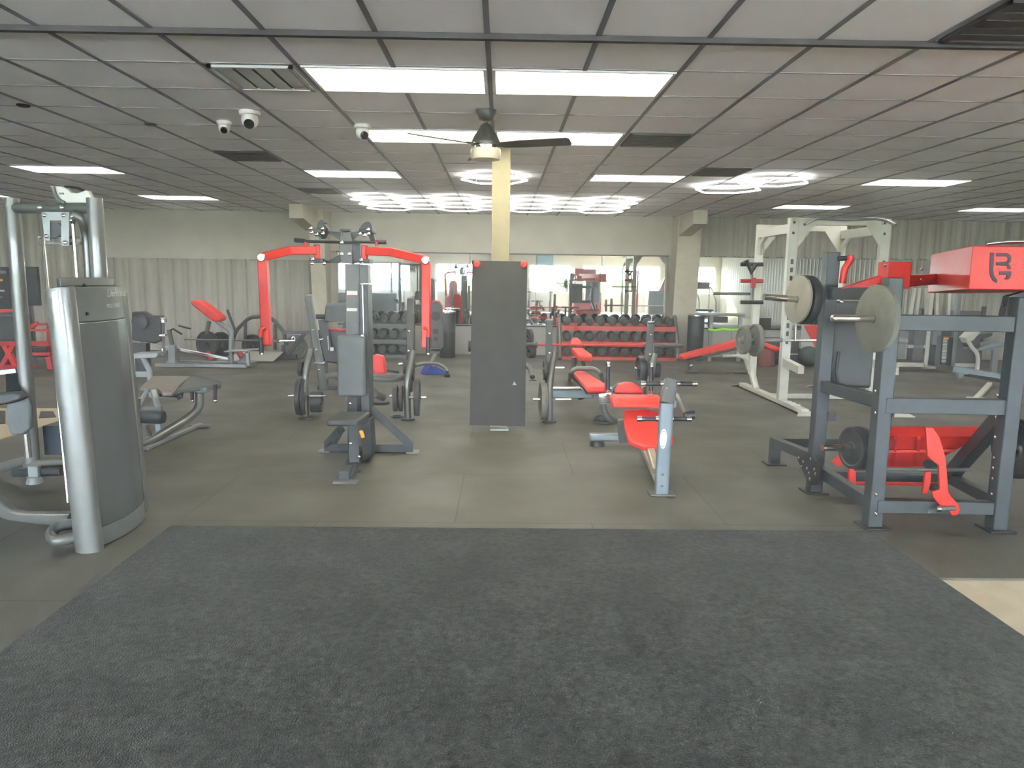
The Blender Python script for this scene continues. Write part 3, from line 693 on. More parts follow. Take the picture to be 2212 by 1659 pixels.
for (v, a, b) in ((513, 85, 175), (526, 84, 176)): MB().beam(W(a, v, 5.36), W(b, v, 5.36), .03, .018).build('guide_plate', SHD, T)
MB().cyl(W(93, 512, 5.25), W(147, 1085, 4.95), .011, 12).build('guide_rod', CHR, T)
MB().cyl(W(156, 466, 5.27), W(170, 640, 5.27), .013, 12).build('guide_rod', CHR, T)
MB().cyl(W(155, 476, 5.26), W(159, 476, 5.26), .025, 12).build('rod_collar', CHR, T)
gp = [(107, 401), (134, 402), (146, 409), (153, 415), (165, 417), (176, 414), (185, 410), (190, 412), (196, 422), (196, 438), (182, 438), (140, 438), (124, 434), (117, 425), (112, 410)]
MB().prism([W(u, v, 5.34) for u, v in gp], (0, .045, 0)).build('pulley_guard', WPL, T, bev=.006)
MB().tube([W(115, 403, 5.33), W(118, 418, 5.33), W(126, 432, 5.33), W(140, 438, 5.33)], .012, rad=.05).build('guard_rim', SHD, T)
MB().tube([W(140, 403, 5.36), W(165, 405, 5.36), W(185, 413, 5.36)], .008, rad=.1).build('cable', BLK, T)
MB().box(W(133, 418, 5.335), (.03, .006, .012)).build('guard_slot', SHD, T)
# lower parts
MB().tube([W(-60, 1062, 4.9), W(-5, 1082, 4.8), W(28, 1117, 4.7), W(70, 1121, 4.65), W(160, 1121, 4.55)], .05, n=18, rad=.12).build('base_tube', SIL, T)
z3 = .085
lo = [V((-2.42, 4.42, z3)), Zp(124, 1136, z3+.02), Zp(111, 1150, z3), Zp(112, 1163, z3-.01), Zp(124, 1170, z3-.01), V((-2.40, 4.22, z3-.01))]
MB().tube(lo, .032, n=16, rad=.04).build('base_loop', SIL, T)
MB().tube([W(60, 1008, 5.5), W(140, 1000, 5.4), W(190, 1000, 5.3)], .045, n=16).build('rear_base_tube', SIL, T)
MB().tube([W(-60, 1030, 5.7), W(30, 1002, 5.6), W(70, 992, 5.5)], .038, n=14).build('side_base_tube', SIL, T)
MB().beam(W(32, 1020, 5.3), W(135, 1018, 5.2), .06, .06).build('foot_block', BLK, T, bev=.01)
MB().box(W(75, 1018, 5.2), (.07, .05, .085)).build('clamp', STG, T, bev=.006)
fb = F(76, 1043); MB().lathe((fb.x, fb.y, 0), (0, 0, 1), [(.06, 0), (.055, .02), (.04, .05), (.035, .09)], 20).build('levelling_foot', STG, T)
MB().span((W(93, 950, 5.6).x, 5.6, W(93, 983, 5.6).z), (W(150, 950, 5.6).x, 5.85, W(93, 920, 5.6).z)).build('weight_stack', mat('navy_stack', (.03, .045, .06, 1), .5), T, bev=.006)
MB().tube([W(52, 875, 5.35), W(56, 930, 5.35), W(62, 988, 5.35)], .022, n=14).build('arm_tube', CHR, T)
pd = [(12, 858), (38, 850), (58, 858), (66, 880), (64, 925), (50, 940), (22, 940), (13, 915)]
MB().prism([W(u, v, 5.28) for u, v in pd], (0, .05, 0)).build('thigh_pad', VING, T, bev=.015, seg=3)
MB().prism([W(u, v, 5.2) for u, v in ((-20, 852), (30, 848), (46, 856), (40, 866), (-20, 880))], (0, .10, 0)).build('seat_pad', VIN, T, bev=.015)
MB().beam(W(28, 805, 5.6), W(30, 850, 5.4), .09, .06).build('seat_post', BLK, T)
MB().beam(W(-20, 807, 5.5), W(38, 800, 5.5), .05, .03).build('handle_bar', CHR, T)
# ================================================================ FLY / PULLDOWN MACHINE with red arms
T = thing('chest_fly_machine', 'tall charcoal machine with two long red hanging arms and a black seat', 'gym machine', (-1.2, 6.2, 0))
def B(p, q, w, h=None, n='frame_beam', m=NAVY, par=None, bev=.004, up=(0, 0, 1)): return MB().beam(p, q, w, h or w, up=up).build(n, m, par or T, bev=bev)
Yc = 6.45
# base
pL, pR = F(700, 978), F(893, 976)
B((pL.x, 6.62, .045), (pR.x, 6.62, .045), .07, .075, 'base_bar')
for p in (pL, pR): MB().box((p.x, 6.62, .008), (.11, .12, .014)).build('foot_plate', STG, T)
ff = F(748, 1043)
cxb = F(783, 985).x
B((cxb-.03, 6.62, .05), (ff.x-.02, 5.60, .05), .085, .085, 'spine_beam')
MB().box((ff.x, 5.58, .012), (.19, .07, .022)).build('foot_plate', GRYD, T, bev=.003)
f2 = F(782, 1010); MB().box((f2.x, 5.95, .012), (.05, .10, .022)).build('foot_plate', GRYD, T)
# column and weight tower
colx0, colx1 = W(746, 660, Yc).x, W(779, 660, Yc).x; ztop = W(765, 484, Yc).z
MB().span((colx0, Yc, .05), (colx1, Yc+.10, W(765, 570, Yc).z)).build('column', GRYD, T, bev=.005)
MB().span((colx1+.0, Yc-.03, W(790, 612, Yc).z), (W(797, 660, Yc).x, Yc+.12, W(790, 572, Yc).z)).build('upper_tower', GRYD, T, bev=.004)
MB().span((W(780, 700, Yc).x, Yc-.08, W(790, 985, Yc-.08).z), (W(799, 700, Yc).x, Yc+.14, W(790, 614, Yc).z)).build('weight_tower', NAVY, T, bev=.006)
MB().beam(W(783, 616, Yc-.10), W(786, 727, Yc-.10), .008, .008).build('guide_rod', CHR, T)
MB().beam(W(780, 614, Yc-.10), W(797, 613, Yc-.10), .006, .006).build('trim_strip', LTR, T)
for (v, h, m) in ((633, 9, LBL), (638.5, 2, RED), (669, 6, LBL)):
    a, b = W(749, v+h/2, Yc-.002), W(772, v-h/2, Yc-.002)
    MB().span((a.x, Yc-.003, a.z), (b.x, Yc+.001, b.z)).build('sticker', m, T)
# rear braces
B(W(800, 882, 6.5), (pR.x-.02, 6.62, .07), .055, .07, 'rear_brace', NAVY)
B(W(738, 925, 6.5), (pL.x+.02, 6.62, .07), .055, .06, 'rear_brace', NAVY)
# seat mast
MB().tube([(W(760, 862, 6.3).x, 6.4, W(760, 862, 6.4).z), (W(760, 890, 6.3).x, 6.35, W(760, 905, 6.35).z)], .03, n=12).v
B(W(760, 862, 6.38), W(761, 905, 6.3), .085, .07, 'pad_post')
B(W(762, 925, 5.95), W(765, 1000, 5.85), .085, .075, 'seat_post')
B(W(765, 1000, 5.88), W(748, 1036, 5.62), .085, .06, 'front_spine')
MB().prism([W(780, 920, 6.2), W(800, 905, 6.2), W(805, 985, 6.2), W(782, 1000, 6.2)], (0, .2, 0)).build('rear_housing', BLK, T, bev=.01)
# pads
MB().span((W(726, 790, 6.1).x, 6.12, W(755, 858, 6.1).z), (W(786, 790, 6.1).x, 6.20, W(755, 725, 6.1).z)).build('back_pad', VING, T, bev=.022, seg=4)
s0, s1 = W(706, 918, 5.68), W(781, 918, 5.68)
MB().prism([(s0.x-.005, 5.68, s0.z-.012), (s1.x-.025, 5.68, s0.z-.012), (s1.x+.012, 6.0, s0.z+.0), (s0.x+.035, 6.0, s0.z+.0)], (0, 0, .055)).build('seat_pad', VIN, T, bev=.018, seg=3)
B(W(735, 932, 5.8), W(722, 955, 6.0), .04, .04, 'seat_brace')
kb = MB().lathe(W(779, 930, 5.9), (.35, -.1, -1), [(.012, 0), (.017, .01), (.017, .055), (.010, .065)], 16).build('adjuster_knob', YEL, T)
bolts(T, [W(756, 872, 6.33), W(757, 958, 5.86), W(775, 987, 5.8), W(810, 969, 6.58), W(782, 726, 6.05), W(786, 790, 6.3)], r=.014)
# head assembly
zA, zB_ = W(750, 500, Yc).z, W(750, 569, Yc).z
MB().prism([W(740, 502, Yc), W(757, 499, Yc), W(757, 502, Yc), W(762, 520, Yc), W(762, 570, Yc), W(736, 568, Yc), (W(732, 548, Yc)), W(733, 520, Yc)], (0, .1, 0)).build('head_block', GRYD, T, bev=.005)
def tri(pts, n='head_bracket'): return MB().prism([W(u, v, Yc+.03) for u, v in pts], (0, .02, 0)).build(n, NAVY, T)
tri([(698, 499), (735, 501), (733, 518)]); tri([(757, 502), (783, 498), (762, 520)])
tri([(700, 568), (733, 550), (735, 568)]); tri([(762, 550), (784, 566), (760, 570)])
for (a, b, v) in ((674, 700, 499), (778, 806, 499), (672, 700, 563), (778, 800, 565)):
    MB().span((W(a, v, 6.35).x, 6.3, W(a, v+4, 6.35).z), (W(b, v, 6.35).x, 6.5, W(a, v-5, 6.35).z)).build('pivot_plate', BLK, T, bev=.003)
MB().span((W(735, 499, Yc).x, Yc-.02, W(735, 499, Yc).z), (W(757, 499, Yc).x, Yc+.12, W(735, 495, Yc).z)).build('top_plate', NAVY, T)
MB().cyl(W(638, 521, 6.3), W(762, 524, 6.3), .012, 10).build('upper_handle', BLK, T)
MB().cyl(W(760, 522, 6.3), W(834, 524, 6.3), .012, 10).build('upper_handle', BLK, T)
MB().cyl(W(636, 518, 6.3), W(660, 521, 6.3), .018, 10).build('handle_grip', BLK, T)
MB().cyl(W(812, 523, 6.3), W(835, 523, 6.3), .018, 10).build('handle_grip', BLK, T)
MB().span((W(681, 510, 6.35).x, 6.33, W(690, 520, 6.35).z), (W(690, 510, 6.35).x, 6.41, W(690, 500, 6.35).z)).build('pivot_tube', GRYD, T)
for (pts, n) in (([(682, 512), (684, 492), (688, 478), (693, 474), (699, 476), (705, 481), (700, 483), (708, 492), (709, 500), (702, 515), (695, 516)], 'cam'), ([(778, 490), (785, 482), (790, 479), (799, 479), (803, 486), (806, 505), (812, 524), (800, 520), (792, 500), (780, 497)], 'cam')):
    MB().prism([W(u, v, 6.4) for u, v in pts], (0, .05, 0)).build(n, BLK, T, bev=.004)
bolts(T, [W(u, v, 6.29) for (u, v) in ((671, 493), (696, 494), (673, 502), (697, 504), (684, 506), (738, 524), (738, 549), (755, 549), (795, 496), (796, 505), (787, 508), (675, 560), (674, 569), (700, 569), (780, 562), (782, 571), (777, 505))], r=.016)
MB().span((W(763, 545, Yc).x, Yc, W(763, 560, Yc).z), (W(778, 545, Yc).x, Yc+.05, W(763, 524, Yc).z)).build('side_plate', NAVY, T)
# red arms
for s, (piv, mid, elb, dn) in ((-1, ((686, 528, 562), (625, 541), (563, 556), (577, 747))), (1, ((788, 530, 563), (848, 545), (921, 562), (920, 752)))):
    up_ = MB().beam(W(piv[0], piv[1], 6.35), W(piv[0], piv[2], 6.35), .055, .055, up=(0, 1, 0)).build('arm_sleeve', RED, T, bev=.01)
    Ye, Ym = 6.05, 6.22
    A = MB()
    pp, mm_, ee = W(piv[0]-s*(-4), (piv[1]+piv[2])/2-4, 6.33), W(mid[0], mid[1], Ym), W(elb[0], elb[1], Ye)
    A.beam(pp, mm_, .055, .068).beam(lerp(pp, mm_, .97), ee, .055, .068)
    arm = A.build('red_arm', RED, T, bev=.006)
    dl = W(dn[0], dn[1], 5.98); e2 = W(elb[0]+s*-1+(4 if s < 0 else 1), elb[1]+6, Ye)
    MB().beam(e2, dl, .072, .075, up=(0, 1, 0)).build('drop_arm', RED, arm, bev=.008)
    MB().lathe(W(elb[0]-2*s*-1*(-1), elb[1], Ye-.035), (0, -1, 0), [(.034, -.01), (.034, .012), (.026, .018)], 20).build('pivot_cap', CHR, arm)
    hx = 562 if s < 0 else 925
    h0 = W(hx+10 if s < 0 else hx-8, 708, 5.93)
    MB().tube([h0, W(hx+1, 712, 5.9), W(hx, 730, 5.9)], .014, rad=.02).build('grip_hanger', RED, arm)
    MB().cyl(W(hx+1 if s < 0 else hx, 728, 5.9), W(hx+3 if s < 0 else hx, 763, 5.9), .017, 14).build('hand_grip', BLK, arm)
    MB().lathe(W(hx+3 if s < 0 else hx, 762, 5.9), (0, 0, -1), [(.02, 0), (.02, .012), (.01, .016)], 14).build('grip_cap', CHR, arm)
    MB().cyl(W(mid[0]+s*(-35)+0*s, 523, 6.25), W(mid[0]+s*(-35), 532, 6.25), .012, 10).build('handle_mount', RED, arm)

# ================================================================ BENCH PRESS STATIONS
def bench_station(T, U, Hz, Yb=8.22, lean=.0):
    for (ut, vt, ub, vb, dx) in U:
        ft = F(ub, vb); top = W(ut, vt, ft.y+.02)
        kz = 1.0 if Hz > 1.1 else .85
        midp = V((top.x*.25+ft.x*.75, ft.y+.12, .62))
        k = MB().tube([V((ft.x, ft.y, .02)), V((ft.x-.01, ft.y, .40)), V((ft.x+.02, ft.y+.05, .62)), V((ft.x+.05, ft.y+.10, .78))], .038, n=14, rad=.15).build('front_leg', SIL, T)
        MB().beam(V((ft.x+dx, ft.y+.16, .30)), V((top.x, ft.y+.06, top.z)), .075, .075, up=(0, 1, 0)).build('upright', GRYD, T, bev=.01)
        MB().lathe(V((top.x, ft.y+.06, top.z)), (0, 0, 1), [(.04, 0), (.04, .012), (.025, .02)], 14).build('upright_cap', STG, T)
        MB().lathe((ft.x, ft.y, 0), (0, 0, 1), [(.08, 0), (.075, .018)], 18).build('foot_disc', BLK, T)
        for z in (.45, .68, .9):
            if z < top.z-.1: MB().lathe(V((lerp((ft.x+dx, 0, 0), top, (z-.3)/(top.z-.3)).x, ft.y+.085-.07, z+.1)), (0, -1, 0), [(.014, 0), (.008, .012)], 10).build('bolt', CHR, T)
T = thing('incline_bench_station', 'incline bench press station with tall grey uprights behind the red-armed machine', 'gym machine', (-1.6, 8.5, 0))
bench_station(T, [(664, 640, 661, 903, .17), (886, 645, 881, 907, .0)], 1.3)
xl, xr_ = F(661, 903).x, F(881, 907).x; Yu = 8.28
MB().tube([(xl+.1, Yu+.35, .42), (xl+.22, Yu+.35, W(720, 812, Yu+.3).z), (xr_-.18, Yu+.3, W(800, 820, Yu+.3).z), (xr_, Yu+.08, W(880, 812, Yu).z)], .035, n=12, rad=.1).build('cross_tube', SIL, T)
MB().beam((xl+.25, Yu+.38, .42), (xr_-.1, Yu+.3, .43), .06, .08).build('cross_beam', GRYD, T, bev=.01)
MB().prism([W(798, 771, 8.9), W(812, 766, 8.9), W(826, 769, 8.9), W(832, 785, 8.9), W(833, 812, 8.9), W(812, 814, 8.9), W(802, 795, 8.9)], (0, .12, 0)).build('seat_pad', REDV, T, bev=.02, seg=3)
MB().cyl(W(836, 800, 8.8), W(862, 804, 8.8), .016, 12).build('seat_handle', BLK, T)
MB().tube([W(800, 838, 8.7), W(812, 852, 8.7), W(828, 858, 8.8)], .05, n=12).build('seat_post', GRYD, T)
MB().lathe(F(822, 872), (0, 0, 1), [(.12, 0), (.11, .03)], 20).build('foot_disc', BLK, T)
def pegs(T, pts):
    for (u0, u1, v, Y) in pts: MB().cyl(W(u0, v, Y), W(u1, v, Y), .016, 12).build('plate_peg', CHR, T)
pegs(T, [(622, 660, 855, 8.2), (664, 704, 855, 8.2), (680, 702, 784, 8.35), (861, 880, 787, 8.3), (842, 880, 856, 8.2), (884, 921, 859, 8.15)])
GP = 'plates on the incline bench station'
for (u, v, Y, D, th, m, l) in ((648, 857, 8.2, .42, .05, PLB, 'big black plate on the outer left peg of the incline station'), (657, 857, 8.22, .40, .03, PLB, 'thin black plate against the left leg of the incline station'),
        (684, 868, 8.3, .24, .12, PLB, 'small thick black plate inside the left leg of the incline station'), (650, 797, 8.4, .17, .05, PLB, 'small black plate high on the left leg of the incline station, outer one'), (662, 795, 8.42, .18, .04, PLB, 'small black plate high on the left leg of the incline station, inner one'),
        (854, 860, 8.2, .30, .05, PLB, 'grey-black plate on the inner right peg of the incline station, outermost'), (866, 860, 8.2, .30, .04, PLB, 'grey-black plate on the inner right peg of the incline station, beside the leg'),
        (901, 858, 8.18, .42, .06, PLB, 'large black plate on the outer right peg of the incline station'), (876, 790, 8.35, .20, .05, PLB, 'small black plate high on the right leg of the incline station'), (892, 800, 8.4, .26, .03, PLB, 'medium plate behind the right leg of the incline station')):
    plate('weight_plate', l, W(u, v, Y), (1, .06, 0), D, th, m, GP)
T = thing('flat_bench_station', 'flat bench press station with grey uprights right of the hanging mat', 'gym machine', (1.2, 8.5, 0))
bench_station(T, [(1187, 693, 1187, 912, -.01), (1408, 698, 1402, 915, -.02)], 1.0)
xl, xr_ = F(1187, 912).x, F(1402, 915).x; Yu = 8.25
MB().beam((xl, Yu+.1, W(1200, 850, Yu+.1).z), (xr_, Yu+.1, W(1400, 852, Yu+.1).z), .06, .10).build('cross_beam', BLG, T, bev=.01)
MB().tube([(xl, Yu+.06, W(1200, 840, Yu).z), (xr_, Yu+.06, W(1400, 842, Yu).z)], .02).build('cross_tube', CHR, T)
pegs(T, [(1151, 1168, 863, 8.15), (1200, 1234, 863, 8.2), (1174, 1182, 796, 8.25), (1200, 1219, 795, 8.25), (1371, 1390, 795, 8.3)])
GP = 'plates on the flat bench station'
for (u, v, Y, D, th, m, l) in ((1173, 866, 8.15, .42, .07, PLT, 'large grey plate on the outer left peg of the flat bench station'), (1177, 800, 8.25, .22, .03, PLB, 'small dark plate high on the left upright of the flat bench station'),
        (1385, 795, 8.3, .28, .08, PLB, 'black plate on the upper right peg of the flat bench station'), (1417, 798, 8.35, .19, .07, PLB, 'small black plate outside the right upright of the flat bench station')):
    plate('weight_plate', l, W(u, v, Y), (1, .05, 0), D, th, m, GP)
def pad(pts, th, m, name, T, bev=.02):
    return MB().prism(pts, (0, 0, -th)).build(name, m, T, bev=bev, seg=3)
zt_ = .46
P_ = [Zp(u, v, zt_) for (u, v) in ((1236, 801), (1262, 800), (1310, 828), (1308, 836), (1268, 836))]
k = pad(P_, .07, REDV, 'bench_pad', T, .025)
MB().prism([p+V((0, 0, -.07)) for p in P_], (0, 0, -.02)).build('pad_board', BLK, T)
MB().beam((P_[0]+P_[1])/2+V((.02, .05, -.12)), (P_[2]+P_[4])/2+V((0, -.0, -.12)), .06, .06).build('bench_beam', GRYD, T, bev=.008)
MB().tube([F(1230, 826)+V((0, 0, .03)), W(1232, 808, 8.9), W(1240, 796, 9.0), W(1285, 796, 9.0), W(1298, 808, 8.9), F(1302, 828)+V((0, 0, .03))], .03, n=12, rad=.08).build('rear_foot_hoop', SIL, T)
MB().tube([W(1252, 845, 8.6), W(1256, 862, 8.6)], .04).build('bench_post', BLK, T)
MB().beam(W(1222, 838, 8.5), W(1248, 838, 8.5), .03, .02).build('spotter_step', BLK, T)
# incline red bench behind it
T = thing('red_incline_bench', 'red adjustable bench standing behind the flat bench, in front of the dumbbell rack', 'bench', (1.2, 11.3, 0))
MB().prism([W(1233, 748, 11.2), W(1233, 738, 11.3), W(1238, 731, 11.4), W(1248, 731, 11.4), W(1256, 738, 11.3), W(1258, 750, 11.2)], (0, .06, .01)).build('headrest', REDV, T, bev=.015)
q = [Zp(1234, 750, .60), Zp(1259, 750, .60), Zp(1279, 766, .50), Zp(1279, 770, .50), Zp(1250, 769, .50)]
MB().prism(q, (0, 0, -.08)).build('bench_pad', REDV, T, bev=.02, seg=3)
MB().tube([W(1240, 772, 10.9), W(1240, 785, 10.9), F(1238, 800)+V((0, 0, .03))], .04).build('bench_leg', SIL, T)
MB().tube([W(1258, 772, 10.9), F(1262, 796)+V((0, 0, .03))], .035).build('bench_leg', GRYD, T)
MB().beam(F(1232, 800)+V((0, 0, .03)), F(1268, 798)+V((0, 0, .03)), .06, .05).build('base_bar', GRYD, T, bev=.01)
# red barbell resting in the hooks
c0 = W(1163, 745, 9.3)
T = thing('red_barbell', 'red barbell with grey sleeves racked across the flat bench station', 'barbell', c0)
MB().cyl(W(1160, 745, 9.3), W(1390, 746, 9.3), .015, 14).build('shaft', RED, T)
MB().cyl(W(1100, 744.5, 9.3), W(1161, 745, 9.3), .026, 16).build('sleeve', GRYD, T)
MB().cyl(W(1390, 746, 9.3), W(1475, 746.5, 9.3), .026, 16).build('sleeve', GRYD, T)
MB().lathe(W(1158, 745, 9.3), (1, 0, 0), [(.04, 0), (.04, .02)], 18).build('collar', GRYD, T)
MB().beam(W(1408, 748, 9.3), (W(1408, 748, 9.3).x, 9.3, 0.02), .06, .06, up=(0, 1, 0)).build('rest_post', GRYD, T, bev=.005)
MB().beam(W(1190, 748, 9.3), (W(1190, 748, 9.3).x, 9.3, 0.02), .06, .06, up=(0, 1, 0)).build('rest_post', GRYD, T, bev=.005)
plate('weight_plate', 'black plate below the left end of the red barbell', W(1147, 757, 9.4), (1, .3, 0), .20, .08, PLB)
plate('weight_plate', 'black plate just right of the hanging mat, above the barbell end', W(1143, 728, 9.8), (1, .3, 0), .22, .06, PLB)
MB().v
T = thing('hidden_bench', 'low bench whose curved chrome foot shows right of the hanging mat', 'bench', W(1120, 800, 9.6)*1)
MB().tube([W(1095, 782, 9.9), W(1130, 784, 9.9), W(1146, 796, 9.8), W(1150, 815, 9.6)], .035, n=12, rad=.15).build('foot_hoop', SIL, T)
fb = F(1150, 822); MB().box((fb.x, fb.y, .01), (.12, .08, .02)).build('foot_plate', STG, T)
MB().span((W(1040, 770, 9.9).x, 9.8, .35), (W(1100, 770, 9.9).x, 10.6, .42)).build('bench_pad', REDV, T, bev=.02)
MB().cyl(W(1012, 748, 9.9), W(1060, 748, 9.9), .075).build('side_weight', BLK, T); MB().beam((W(1070, 770, 10).x, 10.2, .02), (W(1070, 770, 10).x, 10.2, .36), .08, .08, up=(0, 1, 0)).build('bench_post', GRYD, T)

# ================================================================ RED SEATED MACHINE with blue-grey post
T = thing('seated_leg_machine', 'red-padded seated machine with a slanted blue-grey post and foot pegs', 'gym machine', (1.2, 5.8, 0))
pb_ = F(1428, 1068); pt_ = W(1450, 822, 5.42)
# oval hollow post
def ovaltube(a, b, rx, ry, name, m, par, ax=(1, 0, 0)):
    a, b = V(a), V(b); d = (b-a).normalized(); x = V(ax); x = (x-d*x.dot(d)).normalized(); y = d.cross(x); n = 32; vs = []
    for p, s in ((a, 1), (b, 1), (b, .78), (b-d*.06, .78)):
        for i in range(n):
            t = 2*PI*i/n; c, s_ = math.cos(t), math.sin(t)
            ex = .55
            cx_, sy_ = math.copysign(abs(c)**ex, c), math.copysign(abs(s_)**ex, s_)
            vs.append(p+x*cx_*rx*(s if s == 1 else .82)+y*sy_*ry*(s if s == 1 else .7))
    fs = [tuple(reversed(range(n))), tuple(range(3*n, 4*n))]+[(r*n+i, r*n+(i+1) % n, (r+1)*n+(i+1) % n, (r+1)*n+i) for r in range(3) for i in range(n)]
    return MB().add(vs, fs).build(name, m, par)
kn = W(1440, 870, 5.34)
ovaltube(pb_+V((0, 0, .01)), kn, .052, .04, 'front_post', BLG, T)
ovaltube(kn-V((0, 0, .01)), pt_, .052, .04, 'post_head', GRYD, T)
MB().box((pb_.x, pb_.y, .007), (.19, .12, .013)).build('foot_plate', GRYD, T, bev=.004)
# foot pegs
for (v, a, b, c, d) in ((829, 1384, 1432, 1462, 1505), (905, 1376, 1422, 1448, 1493)):
    Yp = 5.36
    for (p, q, e) in ((b, a, -1), (c, d, 1)):
        g = MB().cyl(W(p, v, Yp), W(q-e*9, v, Yp), .018, 16).build('foot_peg', BLK, T)
        MB().cyl(W(q-e*10, v, Yp), W(q, v, Yp), .022, 16).build('peg_cap', CHR, g)
        MB().cyl(W(p, v, Yp), W(p+e*6, v, Yp), .022, 16).build('peg_collar', CHR, g)
# badge
bd = (kn-pb_).normalized(); xd = (V((1, 0, 0))-bd*bd.x).normalized(); nb = xd.cross(bd); cb = W(1433, 948, 5.25)
cb = lerp(pb_, kn, .50)+nb*.0405
cb = onpl(1433, 948, pb_+nb*.0412, nb)
def oval(rx, rz, off, m, name, par):
    pts = [cb+xd*math.cos(2*PI*i/28)*rx+bd*math.sin(2*PI*i/28)*rz+nb*off for i in range(28)]
    return MB().prism(pts, nb*.001).build(name, m, par)
o1 = oval(.026, .075, -.0005, mat('badge_white', (.72, .78, .74, 1), .5), 'oval_badge', T)
oval(.021, .062, .0008, BLG, 'badge_ring', o1); oval(.020, .056, .0018, mat('badge_white', (.72, .78, .74, 1), .5), 'badge_centre', o1)
for k_ in range(7): MB().box(cb+bd*(-.036+k_*.012)+nb*.0031-xd*.003, (.007, .0008, .004)).build('badge_mark', LTR, o1)
bolts(T, [onpl(1431, 1025, pb_+nb*.041, nb), onpl(1430, 1050, pb_+nb*.041, nb)], nb, .009)
bolts(T, [W(1440, 839, 5.36)], (0, -1, 0), .009)
# pads
MB().prism([W(u, v, 6.35) for (u, v) in ((1328, 852), (1330, 842), (1338, 832), (1352, 828), (1370, 829), (1382, 836), (1390, 846), (1391, 853))], (0, .12, 0)).build('back_pad', REDV, T, bev=.02, seg=3)
MB().prism([W(u, v, 6.4) for (u, v) in ((1323, 848), (1326, 838), (1336, 830), (1340, 830), (1331, 850))], (0, .08, 0)).build('pad_backing', BLK, T, bev=.01)
a_, b_ = W(1322, 880, 5.95), W(1420, 880, 5.95)
MB().prism([(a_.x, 5.92, a_.z), (b_.x, 5.92, b_.z), (b_.x, 5.93, W(1420, 869, 5.93).z), (b_.x, 6.12, W(1420, 857, 6.12).z), (a_.x+.03, 6.12, W(1330, 856, 6.12).z), (a_.x, 5.93, W(1322, 869, 5.93).z)][0:6], (0, .001, 0)).v
mb = MB(); z0 = a_.z; prof = [(5.90, z0), (5.90, z0+.045), (5.96, z0+.075), (6.10, z0+.09), (6.12, z0+.02)]
mb.prism([(a_.x, y, z) for y, z in prof], (b_.x-a_.x+.04, 0, 0)).build('thigh_pad', REDV, T, bev=.015, seg=3)
st = [W(1347, 884, 6.05), W(1400, 882, 6.05), W(1430, 890, 6.0), W(1452, 925, 5.85), W(1455, 950, 5.75), W(1440, 962, 5.68), W(1390, 961, 5.66), W(1358, 948, 5.72), W(1350, 920, 5.88)]
MB().prism(st, (0, .015, -.055)).build('seat_pad', REDV, T, bev=.018, seg=3)
# frame
MB().tube([F(1290, 968)+V((-.10, .12, .06)), F(1300, 968)+V((.3, .12, .06))], .045, n=18).v
yy = F(1310, 965).y+.05
MB().beam((W(1272, 950, yy).x, yy, .085), (W(1362, 950, yy).x, yy, .085), .09, .075).build('rear_base_beam', BLG, T, bev=.02)
MB().lathe((W(1290, 960, yy).x, yy, 0), (0, 0, 1), [(.075, 0), (.07, .03), (.05, .05)], 20).build('foot_disc', BLK, T)
MB().tube([W(1303, 872, 6.3), W(1305, 890, 6.3), W(1318, 906, 6.3), W(1345, 913, 6.35)], .028, n=14, rad=.08).build('curved_tube', GRYD, T)
MB().box(W(1307, 863, 6.25), (.10, .07, .055)).build('pivot_block', STG, T, bev=.012)
MB().cyl(W(1294, 856, 6.25), W(1320, 853, 6.25), .02, 14).build('pivot_tube', CHR, T)
for (u, v0, v1, Y) in ((1313, 782, 848, 6.2), (1406, 783, 850, 6.3)):
    g = MB().cyl(W(u, v1-2, Y), W(u+1, v0+8, Y), .018, 16).build('side_handle', BLK, T)
    MB().cyl(W(u+1, v0+9, Y), W(u+1, v0, Y), .022, 16).build('handle_cap', CHR, g); MB().cyl(W(u, v1, Y), W(u, v1-6, Y), .02, 14).build('handle_collar', CHR, g)
MB().tube([W(1449, 866, 5.75), W(1455, 854, 5.75), W(1464, 855, 5.7), W(1482, 892, 5.6)], .026, n=16, rad=.03).build('lever_arm', SIL, T)
MB().cyl(W(1478, 897, 5.6), W(1499, 896, 5.6), .04, 20).build('lever_roller', BLK, T)
MB().beam(W(1400, 955, 5.8), W(1418, 1018, 5.45), .06, .06).build('seat_strut', mat('pale_tube', (.5, .46, .36, 1), .35, metal=.3), T, bev=.01)
MB().beam(W(1345, 905, 6.3), W(1350, 955, 6.3), .10, .08).build('seat_post', GRYD, T, bev=.01)
MB().beam(Zp(1384, 952, .09), (pb_.x-.01, pb_.y+.05, .085), .055, .06).build('main_beam', MATS['pale_tube'], T, bev=.012); MB().beam((W(1355, 950, yy).x, yy, .085), Zp(1390, 950, .085), .07, .06).build('link_beam', BLG, T, bev=.01)
MB().box(W(1448, 872, 5.7), (.09, .06, .06)).build('lever_pivot', STG, T, bev=.01)
for (u, v, D, l, z) in ((1307, 917, .26, 'larger black plate lying on the floor left of the red seated machine', 0), (1308, 908, .22, 'smaller black plate stacked on the larger one left of the red seated machine', .035)):
    p = F(u-2, 914); plate('weight_plate', l, (p.x, p.y+.02, .017+z), (0, 0, 1), D, .033, PLB, 'plates lying on the floor')
p = F(858, 901); m = MB().lathe((p.x, p.y, .0), (0, 0, 1), [(.05, 0), (.07, .0), (.07, .014), (.05, .014), (.05, 0)], 24, cap=False).build('rubber_ring', BLK); tag(m, 'small black ring on the floor by the right leg of the incline station', 'ring')

